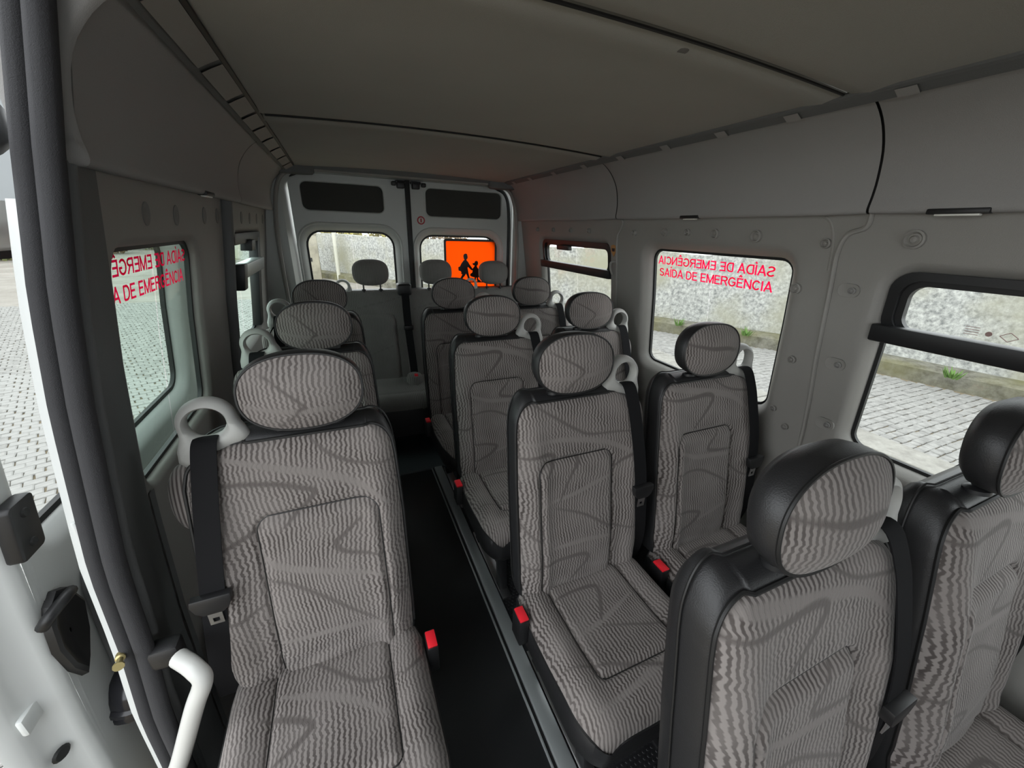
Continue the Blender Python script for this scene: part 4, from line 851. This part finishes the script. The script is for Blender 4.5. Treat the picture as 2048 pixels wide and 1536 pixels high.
# weeds at the foot of the wall
GRN = mat('weed_green', (.12, .22, .05), .8, var=.3, vscale=20)
for i, (x, y) in enumerate(((7.75, 5.1), (7.05, 6.2), (6.55, 6.95), (8.45, 2.3), (8.55, 1.5))):
    g = MB()
    for k in range(34):
        a = random.uniform(0, 2 * PI); l = random.uniform(.08, .20); r = random.uniform(.0, .10); c = Vector((x - .35 + r * math.cos(a), y + r * math.sin(a), GZ + .22)); d = Vector((math.cos(a) * .6, math.sin(a) * .6, 1)).normalized() * l; sdv = Vector((-math.sin(a), math.cos(a), 0)) * .014
        g.add([c - sdv, c + sdv, c + d * .6 + sdv * .8, c + d, c + d * .6 - sdv * .8], [(0, 1, 2, 3, 4)])
    wd = g.build('weed', GRN, None, smooth=False)
    tag(wd, ['bright green weed tuft at the wall foot seen through the emergency window', 'green weed tuft furthest along the wall foot', 'small weed tuft by the rear corner of the wall', 'weed tuft at the wall foot behind the front side window', 'weed tuft at the wall foot below the vent bar'][i], 'weed', 'weeds along the wall foot')
# white post, pale gate pier
po = tag(MB().lathe([(.0, 0), (.07, 0), (.065, 4.2), (0, 4.25)], (.0, 0, 1), (-.06, 17.1, GZ), 14).build('street_post', mat('cream_post', (.55, .54, .46), .6), None), 'slim pale street post in front of the rear wall', 'post')
PIERM = stone_mat('pier_render', (.27, .25, .20), (.42, .39, .31), 3)
pi = empty('gate_pier', (-.95, 17.4, GZ)); tag(pi, 'pale rendered gate pier at the end of the rear wall', 'pier')
K(MB().box((-1.22, 17.2, GZ - .1), (-.68, 17.6, 1.12)).build('pier_shaft', PIERM, None, bevel=.02), pi)
K(MB().box((-1.26, 17.16, 1.12), (-.64, 17.64, 1.18)).build('pier_cap', PIERM, None, bevel=.015), pi)
K(MB().box((-1.02, 17.185, .15), (-.92, 17.21, .29)).build('letter_slot', BLK, None), pi)
# bank of autumn shrubs above the wall and to the left: leaf cards with real depth
def bush(name, c, rad, n, m, label, grp):
    g = MB()
    for k in range(n):
        d = Vector((random.gauss(0, 1), random.gauss(0, 1), random.gauss(0, 1))).normalized() * random.uniform(.55, 1.0); p = Vector(c) + Vector((d.x * rad[0], d.y * rad[1], d.z * rad[2]))
        a = Vector((random.gauss(0, 1), random.gauss(0, 1), random.gauss(0, 1))).normalized(); b_ = a.orthogonal().normalized(); s_ = random.uniform(.07, .15)
        g.add([p - a * s_, p + b_ * s_ * .5, p + a * s_, p - b_ * s_ * .5], [(0, 1, 2, 3)])
    o = empty(name, (c[0], c[1], GZ)); f = g.build('foliage', m, None, smooth=False); K(f, o)
    K(MB().tube([(c[0], c[1], GZ - .05), (c[0] + .1, c[1], c[2])], .06, 8).build('stem', mat('bark', (.10, .08, .06), .9) if 'bark' not in bpy.data.materials else bpy.data.materials['bark'], None), o)
    return tag(o, label, 'shrub', grp)
LY = mat('yellow_leaf', (.38, .33, .10), .8, var=.35, vscale=3); LB = mat('brown_leaf', (.24, .17, .10), .85, var=.35, vscale=3); LG = mat('olive_leaf', (.16, .18, .07), .8, var=.35, vscale=3)
for i, (x, y, m, c) in enumerate(((-.2, 20.2, LY, 'yellow leaved'), (1.8, 18.6, LY, 'golden leaved'), (3.6, 16.2, LB, 'brown leaved'), (5.6, 13.4, LB, 'rust brown'), (-3.0, 24.0, LG, 'olive green'), (7.6, 10.0, LG, 'dark olive'))):
    bush('shrub', (x + .5, y + .6, 1.2), (1.05, .8, 1.0), 1300, m, c + ' shrub growing above the rear boundary wall', 'shrubs behind the boundary wall')
for i, (x, y, m, c) in enumerate(((-13.2, 32, LB, 'brown'), (-11.5, 37, LG, 'olive'), (-8.2, 31.5, LB, 'tawny'), (-15, 27, LG, 'dark green'), (-6.4, 36, LY, 'yellow'), (-3.6, 30.5, LB, 'reddish brown'))):
    bush('shrub', (x, y, .7), (2.0, 1.7, 1.6), 2600, m, c + ' shrub on the far bank left of the street', 'shrubs on the far left bank')
# grey building far left
gb_ = empty('grey_building', (-24, 36, GZ)); tag(gb_, 'plain grey building far across the street beyond the open door', 'building')
K(MB().box((-34, 34, GZ + .9), (-15.5, 44, 9)).build('facade', mat('grey_cladding', (.20, .215, .22), .5, var=.06, vscale=.4), None), gb_)
K(MB().box((-33.95, 33.9, GZ), (-15.45, 44, GZ + .9)).build('plinth', mat('dark_plinth', (.10, .105, .105), .7), None), gb_)
for k in range(6): K(MB().box((-33 + k * 3, 33.94, GZ + .95), (-32.95 + k * 3, 34, 8.9)).build('cladding_joint', mat('joint_dark', (.08, .085, .085), .7) if 'joint_dark' not in bpy.data.materials else bpy.data.materials['joint_dark'], None), gb_)
